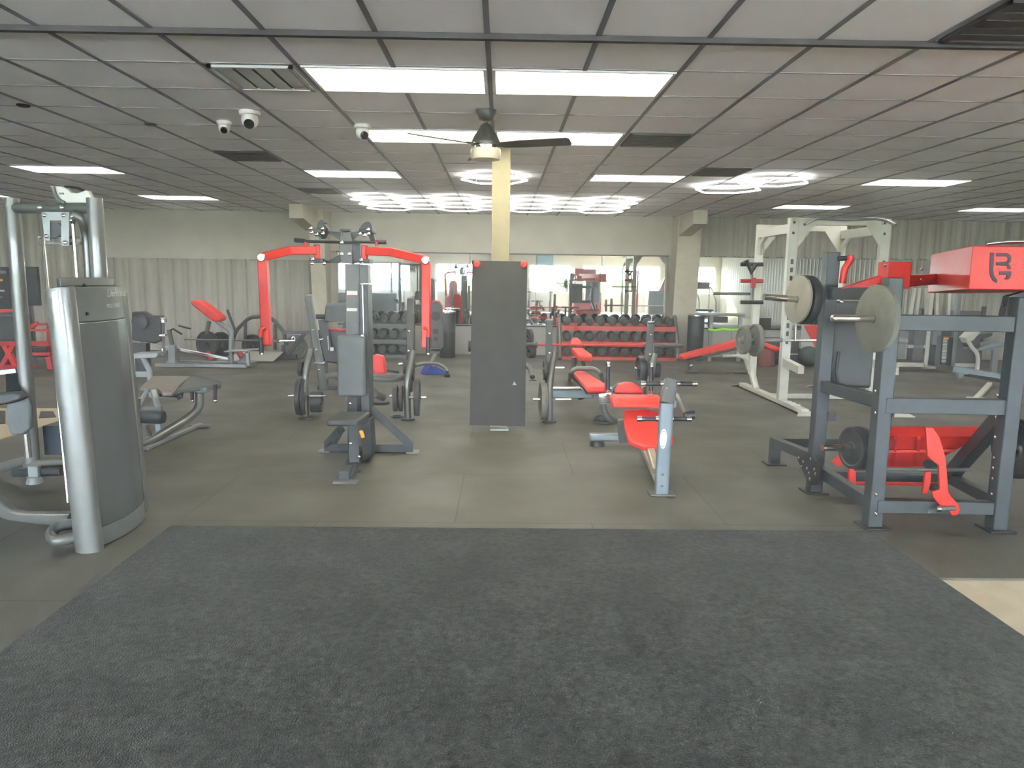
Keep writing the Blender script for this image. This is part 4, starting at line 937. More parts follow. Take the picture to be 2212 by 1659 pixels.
# ================================================================ LYING LEG CURL
T = thing('lying_leg_curl', 'chrome-framed bench machine with taupe pads, right behind the silver tower', 'gym machine', (-3.0, 7.0, 0))
fa = F(312, 968)
MB().tube([fa+V((-.5, -.25, .035)), fa+V((0, 0, .035)), W(405, 905, 7.15), W(432, 882, 7.25), W(431, 846, 7.3)], .042, n=18, rad=.12).build('main_tube', SIL, T)
MB().beam(F(312, 975)+V((0, .02, .02)), F(425, 925)+V((0, .1, .02)), .05, .035).build('floor_rail', STG, T, bev=.006)
MB().beam(F(405, 927)+V((0, .05, .02)), F(450, 925)+V((0, .05, .02)), .07, .03).build('front_foot', GRYD, T)
zp = W(350, 840, 7.0).z
P_ = [Zp(u, v, zp) for (u, v) in ((302, 836), (328, 812), (410, 812), (372, 846), (350, 846), (342, 839))]
MB().prism(P_, (0, 0, -.045)).build('main_pad', VINT, T, bev=.012, seg=3)
P_ = [W(411, 812, 7.6), W(434, 812, 7.6), W(478, 823, 7.5), W(478, 831, 7.4), W(392, 841, 7.1), W(376, 846, 7.0)]
MB().prism(P_, (0, 0, -.04))  .build('chest_pad', VING, T, bev=.012, seg=3)
MB().prism([W(350, 847, 7.0), W(378, 847, 7.0), W(392, 842, 7.1), W(390, 860, 7.1), W(352, 856, 7.0)], (0, .06, 0)).build('pad_frame', VIN, T, bev=.01)
MB().box(W(430, 842, 7.3), (.17, .12, .05)).build('head_block', BLG, T, bev=.01)
for u in (415, 465):
    g = MB().cyl(W(u, 838 if u < 450 else 830, 7.25), W(u, 864, 7.25), .017, 14).build('hand_grip', BLK, T); MB().ball(W(u, 866, 7.25), .02).build('grip_cap', CHR, g)
for (a, b) in (((318, 840), (300, 875)), ((330, 842), (342, 880))): MB().beam(W(*a, 6.9), W(*b, 6.85), .05, .035).build('side_bracket', STG, T, bev=.006)
MB().beam(W(300, 885, 6.85), W(350, 884, 6.85), .05, .06).build('seat_frame', SIL, T, bev=.006)
r = MB().cyl(W(285, 899, 6.6), W(350, 901, 6.6), .062, 24).build('leg_roller', VIN, T); MB().cyl(W(349, 901, 6.59), W(354, 901, 6.59), .055, 24).build('roller_cap', BLK, r)
MB().tube([W(318, 918, 6.65), W(322, 932, 6.65), W(325, 942, 6.65)], .015).build('roller_arm', BLK, T)
MB().beam(W(342, 905, 6.9), W(345, 938, 6.9), .05, .05).build('frame_post', BLG, T)
MB().tube([W(345, 850, 7.05), W(385, 853, 7.1), W(390, 862, 7.1)], .03).build('pad_roller', BLK, T)
MB().beam(W(290, 862, 6.8), (W(290, 862, 6.8).x, 6.8, .05), .08, .08, up=(0, 1, 0)).build('rear_post', SIL, T)
# ================================================================ WHITE POWER RACK
T = thing('power_rack', 'tall cream-white power rack with pull-up bar in the right background', 'gym rack', (4.3, 9.6, 0))
XA, XB, YA, YR, ZT = 3.70, 4.88, 9.5, 10.7, 2.41
def R_(p, q, w, h, n, bev=.006, m=WHT, par=None): return MB().beam(p, q, w, h, up=(0, 1, 0) if abs(V(q).z-V(p).z) > abs(V(q).x-V(p).x)+abs(V(q).y-V(p).y) else (0, 0, 1)).build(n, m, par or T, bev=bev)
for x in (XA, XB):
    R_((x, YA, .05), (x, YA, ZT), .12, .085, 'upright'); 
    R_((x, YR, .25), (x, YR, ZT), .10, .085, 'upright')
    R_((x, 8.75, .045), (x, 11.1, .045), .10, .06, 'base_rail')
    MB().tube([(x, YR, .45), (x, YR, .28), (x, YR-.22, .06)], .048, n=10, rad=.15).build('curved_brace', WHT, T)
    R_((x, YA, ZT-.13), (x, YR, ZT-.13), .07, .12, 'side_beam')
    MB().tube([(x, YR-.02, ZT-.42), (x, YR-.08, ZT-.26), (x, YR-.28, ZT-.16)], .035, n=10, rad=.15).build('curved_brace', WHT, T)
    for y in (8.72, 11.16):
        MB().prism([(x-.13, y-.06, .012), (x+.13, y-.06, .012), (x+.05, y+.08, .06), (x-.05, y+.08, .06)] if y < 9 else [(x-.05, y-.08, .06), (x+.05, y-.08, .06), (x+.13, y+.06, .012), (x-.13, y+.06, .012)], (0, 0, -.011)).build('splayed_foot', WHT, T)
    for q in range(8):
        MB().box((x-.0, YA-.0435, 1.86-q*.105 if q < 4 else 1.15-(q-4)*.105), (.035, .002, .06)).build('adjustment_hole', BLK, T)
    MB().prism([(x-.04, YA-.05, .62), (x+.04, YA-.05, .62), (x+.04, YA-.55, .58), (x-.04, YA-.55, .58)], (0, 0, -.10)).build('safety_arm', WHT, T, bev=.005)
    MB().box((x+.07, YA-.30, .55), (.01, .06, .04)).build('arm_label', GRYD, T)
for y in (YA, YR):
    R_((XA, y, ZT-.045), (XB, y, ZT-.045), .07, .085, 'top_beam')
    for x, s in ((XA, 1), (XB, -1)):
        MB().prism([(x+s*.05, y-.05, ZT-.08), (x+s*.27, y-.05, ZT-.08), (x+s*.05, y-.05, ZT-.38)], (0, .012, 0)).build('gusset', WHT, T)
for q in range(3):
    MB().box((XA-.0, 9.32-q*.14, .079), (.11, .05, .006)).build('grip_strip', LBL, T)
R_((XA, 9.95, .05), (XB, 9.95, .05), .06, .06, 'rear_crossbar')
MB().tube([W(1738, 485, 9.0), W(1765, 471, 9.25), W(1800, 474, 9.3), W(1850, 474, 9.3), W(1905, 472, 9.3), W(1935, 486, 9.0)], .017, rad=.15).build('pull_up_bar', STG, T)
for (u, v) in ((1716, 480), (1714, 503), (1912, 482), (1911, 505)): MB().lathe(W(u, v, YA-.045), (0, -1, 0), [(.018, 0), (.01, .012)], 10).build('bolt', GRYD, T)
for (v, m, n) in ((571, BLK, 'storage_peg'), (607, REDD, 'storage_peg'), (653, BLK, 'storage_peg')):
    MB().cyl(W(1599, v, 10.65), W(1648, v, 10.65), .028, 14).build(n, m, T)
MB().cyl(W(1540, 634, 10.75), W(1640, 635, 10.75), .02, 12).build('long_peg', GRYD, T)
MB().tube([W(1622, 578, 10.7), W(1625, 610, 10.7), W(1624, 650, 10.7)], .02).build('peg_upright', STG, T)
MB().tube([W(1612, 562, 10.6), W(1618, 575, 10.6), W(1622, 590, 10.6), W(1632, 572, 10.6)], .03).build('peg_bracket', BLK, T)
MB().beam(W(1628, 600, 10.6), W(1626, 622, 10.6), .06, .05, up=(0, 1, 0)).build('peg_bracket', REDD, T)
MB().cyl(W(1718, 702, 9.35), W(1717, 735, 9.35), .02, 12).build('hook_post', CHR, T)
zb_ = W(1650, 735, 9.4).z
T = thing('barbell', 'long steel barbell racked low on the white power rack', 'barbell', (4.2, 9.4, zb_))
MB().cyl(W(1596, 735, 9.4), W(1690, 735, 9.4), .025, 16).build('sleeve', STG, T); MB().cyl(W(1690, 735, 9.4), W(1905, 737, 9.4), .015, 12).build('shaft', CHR, T); MB().cyl(W(1905, 737, 9.4), W(1960, 737, 9.4), .025, 16).build('sleeve', STG, T)
for (u, m, D, l) in ((1606, PLT, .36, 'brown-grey plate on the left end of the rack barbell, outer one'), (1632, PLT, .42, 'brown-grey plate on the left end of the rack barbell, beside the upright')):
    plate('weight_plate', l, W(u, 735, 9.4), (1, .1, 0), D, .06, m, 'plates on the rack barbell')

# ================================================================ DUMBBELL RACKS
def dumbbell(loc, r, L, label, group, m=DBR):
    T = thing('dumbbell', label, 'dumbbell', loc, group=group)
    x, y, z = loc
    MB().cyl((x, y-L/2+.02, z), (x, y+L/2-.02, z), .015, 10).build('handle', CHR, T)
    for s in (-1, 1):
        a = y+s*L/2
        MB().lathe((x, a-(0 if s < 0 else .07), z), (0, 1, 0), [(r*.5, 0), (r*.55, .004), (r*.88, .004), (r, .014), (r, .058), (r*.9, .07)], 18).build('head', m, T)
    return T
def rack(name, label, x0, x1, yb, col, endm, n, group, desc, tiers, r0=.085):
    T = thing(name, label, 'dumbbell rack', ((x0+x1)/2, yb, 0))
    for (z, yo, k) in tiers:
        MB().prism([(x0, yb-.30+yo, z-.03), (x0, yb-.30+yo, z+.005), (x0, yb+.06+yo, z+.06), (x0, yb+.06+yo, z+.03)], (x1-x0, 0, 0)).build('tray', col, T)
        MB().box(((x0+x1)/2, yb-.31+yo, z-.035), (x1-x0, .012, .09)).build('tray_lip', col, T)
    for x in (x0-.03, x1+.03):
        MB().tube([(x, yb-.34, .03), (x, yb-.26, .35), (x, yb+.05, .88), (x, yb+.16, .86), (x, yb+.18, .03)], .035, n=10, rad=.12).build('end_frame', endm, T)
        MB().beam((x, yb-.42, .025), (x, yb+.28, .025), .07, .05).build('foot', BLK, T)
    w = (x1-x0)/n; d0 = None
    names = {0: 'top', 1: 'middle', 2: 'bottom'}
    for ti, (z, yo, k) in enumerate(tiers):
        for i in range(n):
            r = r0+.004*i/n+ti*.004
            loc = (x0+w*(i+.5), yb-.12+yo, z+.035+r*.92)
            lab = desc % (names[ti],)
            g = group % names[ti]
            if d0 is None: d0 = dumbbell(loc, r, .34, lab, g)
            else: dup(d0, loc, (math.radians(random.uniform(3, 8)), 0, math.radians(random.uniform(-2, 2))), lab, g)
    return T
RKR = mat('red_rack_tray', (.62, .10, .08, 1), .5)
rack('dumbbell_rack', 'three-tier red-trayed dumbbell rack in front of the long mirror, right of centre', 1.22, 3.55, 15.1, RKR, SIL, 10,
     'dumbbells on the %s tier of the red rack', 'round black dumbbell on the %s tier of the red rack, one in its even row', [(.66, .12, 0), (.35, .02, 1), (.05, -.06, 2)])
rack('dumbbell_rack', 'dark three-tier dumbbell rack seen through the red-armed machine, left of centre', -3.15, -1.85, 15.1, mat('green_grey_tray', (.10, .13, .12, 1), .5), GRYD, 6,
     'dumbbells on the %s tier of the dark rack', 'black dumbbell on the %s tier of the dark rack behind the red-armed machine', [(.66, .12, 0), (.35, .02, 1), (.05, -.06, 2)])
for (u, v, l) in ((1203, 695, 'bright red tag hanging at the left end of the red dumbbell rack'), (1244, 706, 'bright red tag under the second dumbbell of the red rack')):
    p = W(u, v, 14.72); m = MB().box(p, (.045, .02, .17)).build('hanging_tag', RED, bev=.006); tag(m, l, 'tag', 'red tags on the dumbbell rack')
# trash cans
for (u, l) in ((967, 'tall black trash can left of the hanging mat by the mirror wall'), (1483, 'tall black trash can beside the right column')):
    p = F(u, 767); D = .17
    T = thing('trash_can', l, 'trash can', (p.x, p.y-.05, 0), group='black trash cans')
    b = (p.x*14.95/15.3, 14.95, 0)
    MB().lathe(b, (0, 0, 1), [(.155, 0), (.16, .02), (.165, .50), (.168, .51), (.165, .52), (.168, .90)], 28).build('body', GPL, T)
    MB().lathe((b[0], b[1], .90), (0, 0, 1), [(.172, 0), (.172, .03), (.13, .045)], 28).build('rim', CHR, T)
    MB().lathe((b[0]+.0, b[1], .945), (0, 0, 1), [(.03, 0), (.02, .05)], 12).build('lid_knob', LBL, T)
# bench seen from behind (grey back with red rim)
T = thing('upright_bench', 'upright bench with grey back, red rim and curved chrome foot beside a trash can', 'bench', (-1.1, 12.6, 0))
Y = 12.6
ol = [(930, 655), (938, 650), (948, 652), (955, 662), (957, 700), (957, 752), (928, 752), (927, 690)]
MB().prism([W(u, v, Y) for u, v in ol], (0, .05, 0)).build('back_panel', GRYD, T, bev=.01)
MB().prism([W(u+(1 if u > 940 else 0), v-2, Y+.05) for u, v in ol], (0, .05, 0)).build('cushion', REDV, T, bev=.015)
for (v, h) in ((683, 18), (716, 11), (732, 8)): MB().lathe(W(941, v, Y-.001), (0, -1, 0), [(h*.0045, -.002), (h*.0045, .002)], 20).build('panel_hole', BLK, T)
MB().box(W(942, 755, Y), (.16, .2, .03)).build('seat_plate', BLK, T)
MB().tube([W(943, 757, Y), W(938, 770, 12.4), W(930, 786, 12.2)], .035).build('stem', SIL, T)
MB().tube([W(898, 790, 12.1), W(915, 785, 12.2), W(945, 785, 12.2), W(962, 795, 12.1), F(966, 812)+V((0, 0, .06))], .032, n=12, rad=.2).build('foot_hoop', SIL, T)
MB().lathe(F(966, 814)+V((0, 0, 0)), (0, 0, 1), [(.05, 0), (.05, .04), (.03, .06)], 14).build('foot_cap', BLK, T)
MB().beam(W(890, 795, 12.3), W(905, 788, 12.2), .06, .04).build('label_block', STG, T)
# blue cloth
p = F(932, 807); mb = MB(); n = 10; vs = []
for j in range(n+1):
    for i in range(n+1):
        a, b = i/n, j/n
        h = .02+.09*math.exp(-((a-.3)**2*8+(b-.5)**2*9))+.035*abs(math.sin(11*a+4*b))+.025*random.random()
        e = min(a, 1-a, b, 1-b); vs.append((p.x-.17+.40*a+.03*math.sin(6*b), p.y-.1+.28*b, h*min(1, e*6)+.004))
mb.add(vs, [(j*(n+1)+i, j*(n+1)+i+1, (j+1)*(n+1)+i+1, (j+1)*(n+1)+i) for j in range(n) for i in range(n)])
o = mb.build('crumpled_towel', BLU); tag(o, 'crumpled blue towel on the floor below the curved chrome bench foot', 'towel')
# adjustable bench right
T = thing('adjustable_bench', 'long red adjustable bench with a sloping pad, left of the white power rack', 'bench', (3.9, 12.9, 0))
Y = 12.75
MB().prism([W(1473, 771, Y), W(1473, 777, Y), W(1478, 778, Y), W(1612, 746, Y), W(1607, 739, Y), W(1600, 735, Y), W(1480, 767, Y)], (0, .30, 0)).build('bench_pad', REDV, T, bev=.02, seg=3)
MB().beam(W(1480, 782, Y+.15), W(1614, 748, Y+.15), .06, .025).build('pad_rail', GRYD, T)
MB().tube([W(1560, 769, Y+.1), W(1595, 768, Y+.1), W(1612, 776, Y+.1), W(1618, 800, Y+.1)], .03, n=10, rad=.1).build('frame_tube', WHT, T)
MB().prism([W(1592, 757, Y+.1), W(1622, 757, Y+.1), W(1630, 800, Y+.1), W(1614, 800, Y+.1), W(1606, 775, Y+.1), W(1590, 768, Y+.1)], (0, .06, 0)).build('hinge_plate', WHT, T, bev=.005)
MB().beam(W(1587, 808, Y), W(1630, 806, Y), .10, .03).build('rear_foot', BLK, T)
MB().lathe(W(1492, 790, Y), (0, -1, 0), [(.03, 0), (.03, .04), (.015, .045)], 14).build('wheel_hub', CHR, T)
MB().beam(W(1488, 783, Y+.1), (W(1490, 800, Y+.1).x, Y+.1, .03), .05, .05, up=(0, 1, 0)).build('front_leg', GRYD, T)
MB().beam(W(1478, 801, Y), W(1505, 803, Y), .12, .03).build('front_foot', GRYD, T, bev=.008)
# green band on a low bench frame
Y = 14.6
T = thing('weight_bench_frame', 'grey bench frame with a flat top in front of the right mirror', 'bench', (W(1560, 700, Y).x, Y, 0))
MB().beam(W(1505, 678, Y), W(1605, 680, Y), .25, .05).build('flat_top', STG, T, bev=.01)
for u in (1537, 1600): MB().beam(W(u, 680, Y), (W(u, 680, Y).x, Y, .02), .07, .05, up=(0, 1, 0)).build('leg', STG, T)
MB().beam(W(1535, 700, Y), W(1600, 715, Y), .04, .04).build('brace', STG, T)
MB().span((W(1538, 690, Y+.1).x, Y+.05, W(1538, 697, Y).z), (W(1574, 690, Y).x, Y+.3, W(1538, 684, Y).z)).build('under_box', BLK, T)
mb = MB().tube([W(1529, 712, Y-.06), W(1545, 714, Y-.06), W(1560, 711, Y-.06), W(1580, 713, Y-.06), W(1603, 712, Y-.06)], .028, n=10); o = mb.build('resistance_band', GRN)
tag(o, 'bright green resistance band stretched across the grey bench frame', 'resistance band')
# boxes, bag, banner beyond the rack
Y = 14.3
def bx(name, label, cat, u0, v0, u1, v1, Y, d, m, **k):
    o = MB().span((W(u0, v1, Y).x, Y, max(.001, W(u0, v1, Y).z)), (W(u1, v0, Y).x, Y+d, W(u0, v0, Y).z)).build(name, m, bev=.015); tag(o, label, cat, **k); return o
T = thing('plyo_box', 'soft black box with a pale lettered band, seen through the white rack', 'plyo box', (W(1700, 760, Y).x, Y, 0))
a_, b_ = W(1655, 797, Y), W(1728, 733, Y)
MB().span((a_.x, Y, .005), (b_.x, Y+.5, b_.z)).build('body', RUB, T, bev=.02)
for (u0, u1, v) in ((1657, 1704, 735), (1696, 1724, 765)):
    for k in range(6):
        p = W(u0+(u1-u0)*(k+.5)/6, v, Y-.001); MB().box(p, ((u1-u0)/6*.0075, .002, .026)).build('lettering', LBL, T)
T = thing('boxing_dummy', 'red padded figure-shaped bag slumped by the black box, seen through the white rack', 'boxing bag', (W(1658, 795, 14.0).x, 14.0, 0))
MB().tube([(W(1655, 798, 14.0).x, 14.0, .01), W(1655, 770, 14.0), W(1656, 748, 14.0)], .16, n=18, sq=(.16, .13)).build('body', mat('red_brown_leather', (.22, .07, .055, 1), .6, noise=.1, scale=8), T)
MB().ball(W(1649, 738, 14.0), .085).build('head', REDD, T)
MB().tube([W(1650, 745, 13.9), W(1664, 750, 13.85), W(1680, 756, 13.85)], .055, rad=.1).build('arm', RED, T)
T = thing('wall_banner', 'pale banner with a bold red diagonal stripe, behind the red-box machine', 'banner', (W(1750, 740, 14.4).x, 14.4, 0))
MB().span((W(1726, 790, 14.4).x, 14.4, .3), (W(1768, 700, 14.4).x, 14.43, W(1768, 702, 14.4).z)).build('panel', mat('pale_banner', (.40, .43, .40, 1), .6), T)
MB().prism([W(1736, 703, 14.395), W(1765, 703, 14.395), W(1766, 760, 14.395)], (0, .004, 0)).build('red_stripe', RED, T)
MB().box((W(1747, 790, 14.4).x, 14.41, .16), (.5, .12, .30)).build('stand', BLK, T)
o = MB().ball((W(1750, 766, 14.0).x, 14.05, .20), .20, (1, 1, .95)).build('medicine_ball', mat('dark_green_rubber', (.04, .07, .055, 1), .6)); tag(o, 'dark green ball on the floor in front of the red-striped banner', 'ball')
# ================================================================ FAR RIGHT MACHINES
T = thing('cable_stack_machine', 'cream cable machine with two dark weight stacks, seen through the red-box machine', 'gym machine', (8.2, 13.4, 0))
Y = 13.3
def q_(u0, v0, u1, v1, d, n, m, par=None, bev=.005, Y=Y): return MB().span((W(u0, v1, Y).x, Y, max(.004, W(u0, v1, Y).z)), (W(u1, v0, Y).x, Y+d, W(u0, v0, Y).z)).build(n, m, par or T, bev=bev)
q_(2003, 620, 2011, 797, .08, 'post', WHT); q_(2062, 620, 2071, 792, .08, 'post', STG); q_(1962, 745, 2003, 752, .06, 'crossbar', WHT)
q_(1918, 783, 2000, 792, .08, 'base_rail', WHT); q_(2066, 785, 2112, 793, .08, 'base_rail', WHT); q_(1996, 792, 2022, 797, .08, 'foot', WHT)
q_(1970, 707, 2000, 780, .2, 'weight_stack', GRYD); q_(2018, 725, 2036, 790, .2, 'stack_shroud', VING); w_ = q_(2034, 728, 2060, 788, .25, 'weight_stack', BLK)
for k in range(16): q_(2037+(-k)*.25, 734+k*3.1, 2047-k*.2, 735.8+k*3.1, .004, 'stack_label', LBL, par=w_, bev=0, Y=Y-.005)
q_(2038, 729, 2050, 733, .01, 'weight_pin', YEL, par=w_, Y=Y-.01)
q_(1982, 708, 1988, 778, .005, 'stack_strip', STG, Y=Y-.006); q_(1928, 712, 1962, 728, .3, 'grey_shroud', STG); q_(1925, 738, 1958, 772, .3, 'seat_shroud', STG)
q_(2013, 712, 2030, 745, .1, 'side_panel', STG)
for (u, t2) in ((1965, 1972), (1978, 1982), (2000, 1996), (2022, 2020), (2048, 2046)): MB().beam(W(u, 690, Y+.2), W(t2+4, 622, Y+.2), .05, .05, up=(0, 1, 0)).build('guide_post', WHT, T)
MB().lathe(W(2077, 708, Y), (0, -1, 0), [(.06, 0), (.06, .03)], 18).build('pulley', STG, T)
T = thing('seated_machine', 'machine with blue-grey curved pads on a cream bent tube, right of the two weight stacks', 'gym machine', (8.8, 13.0, 0))
Y = 12.9
MB().prism([W(2086, 730, Y), W(2100, 716, Y), W(2118, 717, Y), W(2105, 735, Y), W(2092, 742, Y)], (0, .2, 0)).build('cream_bracket', WHT, T, bev=.006)
MB().tube([W(2092, 738, Y), W(2100, 752, Y), W(2111, 762, Y), W(2113, 778, Y), (W(2111, 792, Y).x, Y, .03)], .035, rad=.1).build('bent_tube', WHT, T)
MB().prism([W(2094, 738, Y), W(2112, 722, Y), W(2146, 718, Y), W(2144, 726, Y), W(2118, 734, Y), W(2118, 748, Y), W(2104, 752, Y)], (0, .3, 0)).build('back_pad', VIN, T, bev=.015)
MB().prism([W(2106, 756, Y), W(2140, 744, Y), W(2170, 740, Y), W(2170, 749, Y), W(2130, 756, Y), W(2110, 759, Y)], (0, .4, 0)).build('seat_pad', BLG, T, bev=.015)
MB().beam(W(2150, 755, Y), (W(2150, 755, Y).x, Y, .02), .1, .06, up=(0, 1, 0)).build('post', STG, T)
MB().beam((W(2106, 790, Y).x, Y+.02, .03), (W(2160, 790, Y).x, Y+.02, .03), .08, .05).build('base_rail', STG, T)
T = thing('leg_press_sled', 'blue-grey sloping leg press rail on a pale strut, low behind the red-box machine', 'gym machine', (7.7, 12.0, 0))
MB().beam(W(2060, 797, 11.9), W(2200, 822, 11.3), .12, .10).build('rail', BLG, T, bev=.01)
MB().beam(W(2082, 808, 11.8), W(2200, 829, 11.2), .10, .05).build('carriage', BLK, T)
MB().beam(W(2108, 862, 9.9)*1, W(2138, 829, 11.2), .07, .05).build('strut', WHT, T, bev=.006)
MB().box(F(2108, 864)+V((0, 0, .02)), (.22, .1, .035)).build('foot', WHT, T)
MB().box(W(2073, 812, 11.8), (.10, .1, .09)).build('end_block', STG, T, bev=.01)
MB().beam((W(2073, 812, 11.8).x, 11.8, .02), W(2073, 812, 11.8), .05, .05, up=(0, 1, 0)).build('post', STG, T)
MB().beam((W(2195, 830, 11.2).x, 11.2, .02), W(2195, 830, 11.2), .06, .06, up=(0, 1, 0)).build('post', STG, T)
T = thing('low_storage_rack', 'dark low rack against the right part of the back wall', 'storage rack', (W(2092, 700, 14.9).x, 14.9, 0))
MB().span((W(2060, 700, 14.9).x, 14.9, .004), (W(2126, 700, 14.9).x, 15.3, W(2090, 672, 14.9).z)).build('body', GRYD, T, bev=.01)
MB().span((W(2118, 700, 14.88).x, 14.87, .004), (W(2127, 700, 14.88).x, 14.9, W(2120, 662, 14.9).z)).build('end_post', BLK, T)
# ================================================================ LEFT BACKGROUND
T = thing('tbar_row_machine', 'grey steel row machine with a tilted red chest pad in the left background', 'gym machine', (-5.0, 12.9, 0))
Y = 12.85
def g_(p, q, w, h, n, m=STG, Y=Y, up=(0, 0, 1), Y2=None): return MB().beam(W(*p, Y), W(*q, Y2 or Y), w, h, up=up).build(n, m, T, bev=.006)
for dy in (0, .45):
    a = F(338, 792); MB().beam((a.x, Y+dy-.05, .035), (F(540, 792).x, Y+dy-.05, .035), .08, .06).build('base_rail', STG, T, bev=.006)
MB().beam(F(540, 793)+V((-.04, .05, .03)), (F(540, 793).x-.04, Y+.45, .03), .08, .06).build('base_rail', STG, T)
MB().prism([W(505, 790, Y), W(538, 790, Y), W(534, 757, Y)], (0, .02, 0)).build('corner_plate', GRYD, T)
g_((535, 762), (537, 790), .06, .06, 'short_post', up=(0, 1, 0)); g_((490, 758), (560, 754), .3, .02, 'footplate', STG)
g_((374, 788), (372, 745), .12, .10, 'handle_post', up=(0, 1, 0)); MB().prism([W(362, 790, Y), W(386, 790, Y), W(380, 775, Y), W(368, 775, Y)], (0, .12, 0)).build('post_base', STG, T)
MB().tube([W(500, 790, Y+.2), W(499, 760, Y+.2), W(500, 718, Y+.2), W(490, 708, Y+.2), W(468, 694, Y+.2)], .042, n=12, rad=.1).build('pad_mast', STG, T)
g_((303, 739), (494, 775), .05, .05, 'pivot_bar', CHR, Y+.1)
g_((372, 745), (365, 712), .06, .06, 'handle_stem', GRYD, Y, (0, 1, 0))
MB().tube([W(365, 716, Y), W(374, 710, Y), W(393, 722, Y)], .018).build('handle_grip', BLK, T); MB().cyl(W(386, 703, Y), W(412, 710, Y), .018).build('handle_grip', BLK, T)
pd = [(413, 648), (422, 648), (436, 653), (455, 668), (476, 684), (478, 690), (472, 695), (460, 695), (440, 680), (415, 660), (410, 654)]
MB().prism([W(u, v, Y+.1) for u, v in pd], (0, .28, 0)).build('chest_pad', REDV, T, bev=.03, seg=3)
g_((452, 694), (446, 722), .06, .05, 'pad_bracket', GRYD, Y+.25, (0, 1, 0))
# hip thrust frame + barbell
Y = 14.2
T = thing('arched_bar_frame', 'black arched bar frame with a pale footboard on the floor, left of the left column', 'gym frame', (-5.2, Y, 0))
MB().tube([W(500, 745, Y), W(510, 714, Y), W(538, 686, Y), W(570, 683, Y), W(588, 688, Y), W(613, 716, Y), W(618, 745, Y)], .035, n=10, rad=.1).build('arch_bar', BLK, T)
for (u, a, b) in ((530, 695, 755), (594, 700, 755)): MB().beam(W(u, a, Y), W(u, b, Y), .05, .05, up=(0, 1, 0)).build('arch_post', BLK, T)
MB().beam((W(500, 750, Y).x, Y, .05), (W(640, 750, Y).x, Y, .05), .10, .08).build('base', BLK, T)
MB().beam((W(618, 745, Y).x, Y, .05), W(660, 718, Y), .06, .06).build('side_arm', BLK, T); MB().beam(W(613, 718, Y), W(668, 718, Y), .06, .05).build('side_arm', BLK, T)
for u in (500, 612): MB().beam(W(u, 745, Y), (W(u, 745, Y).x, Y, .02), .06, .06, up=(0, 1, 0)).build('arch_post', BLK, T)
MB().prism([(W(480, 760, 13.9).x, 13.6, .02), (W(600, 760, 13.9).x, 13.6, .02), (W(605, 760, 13.9).x, 14.1, .14), (W(520, 760, 13.9).x, 14.1, .14)], (0, 0, .02)).build('footboard', KNE, T)
MB().cyl(W(491, 669, Y), W(509, 716, Y), .025, 10).build('lever', BLK, T)
T = thing('barbell', 'long dark barbell lying behind the row machine in the left background', 'barbell', W(520, 735, 13.95))
MB().cyl(W(398, 733, 13.95), W(580, 736, 13.95), .016, 12).build('shaft', GRYD, T); MB().cyl(W(600, 737, 13.95), W(638, 736, 13.95), .025, 14).build('sleeve', CHR, T); MB().cyl(W(580, 736, 13.95), W(604, 737, 13.95), .032, 14).build('collar', GRYD, T)
GP = 'plates in the left background'
for (u, v, Y_, D, th, m, l, ax) in ((448, 733, 14.35, .52, .06, PLB, 'large black plate behind the post of the red-padded row machine', (.35, 1, 0)), (478, 737, 14.4, .5, .06, PLB, 'large black plate behind the mast of the row machine, right of another', (.35, 1, 0)),
        (546, 733, 14.4, .36, .06, PLB, 'black plate below the arched bar in the left background', (.2, 1, 0)), (640, 733, 14.3, .36, .06, PLT, 'grey plate with a ring hub at the right end of the arched frame', (.25, 1, 0))):
    cc = W(u, v, Y_); D = max(D, .46); cc.z = D/2+.003; plate('weight_plate', l, cc, ax, D, th, m, GP)
o = MB().lathe(W(634, 731, 13.98), (0, -1, 0), [(.022, 0), (.035, .0), (.035, .01), (.022, .01), (.022, 0)], 18, cap=False).build('ring_handle', CHR); tag(o, 'small chrome ring handle in front of the grey plate in the left background', 'ring')
for (u, v, l) in ((450, 742, 'small red weight by the post of the row machine'), (521, 748, 'dark red weight on the footboard of the arched frame')):
    p = W(u, v, 13.5); p.z = .13; o = MB().tube([p+V((-.04, 0, .06)), p+V((0, 0, 0)), p+V((.03, 0, -.08))], .06, n=12, sq=(.07, .05)).build('red_kettlebell', REDD); tag(o, l, 'weight')
# black machine and light frame by the tower
T = thing('plate_loaded_machine', 'bulky black machine with bright chrome ends, right of the silver tower', 'gym machine', (-5.7, 11.6, 0))
Y = 11.6
MB().prism([W(u, v, Y) for u, v in ((284, 674), (308, 673), (318, 678), (323, 682), (348, 682), (348, 735), (332, 742), (284, 735))], (0, .14, 0)).build('weight_housing', RUB, T, bev=.02)
for (u0, v0, u1, v1) in ((348, 686, 357, 688), (350, 690, 356, 697), (345, 722, 357, 726), (350, 752, 353, 760)): MB().span((W(u0, v1, Y-.03).x, Y-.05, W(u0, v1, Y-.03).z), (W(u1, v0, Y-.03).x, Y+.05, W(u0, v0, Y-.03).z)).build('chrome_end', CHR, T)
MB().cyl(W(352, 688, Y), W(353, 762, Y), .02, 10).build('side_rod', GRYD, T)
MB().lathe(W(304, 695, Y-.05), (0, -1, 0), [(.12, 0), (.12, .05), (.09, .06)], 20).build('front_disc', BLK, T)
MB().span((W(280, 760, Y).x, Y, .01), (W(316, 760, Y).x, Y+.14, W(300, 742, Y).z)).build('base_cabinet', BLK, T)
T = thing('low_bench_frame', 'pale grey low bench frame just right of the silver tower', 'bench', (-4.4, 9.3, 0))
Y = 9.3
MB().prism([W(u, v, Y) for u, v in ((285, 764), (341, 762), (341, 768), (336, 773), (285, 775))], (0, .25, 0)).build('top_bar', STG, T, bev=.01)
MB().cyl(W(340, 768, Y+.1), W(350, 767, Y+.1), .012).build('pull_pin', CHR, T)
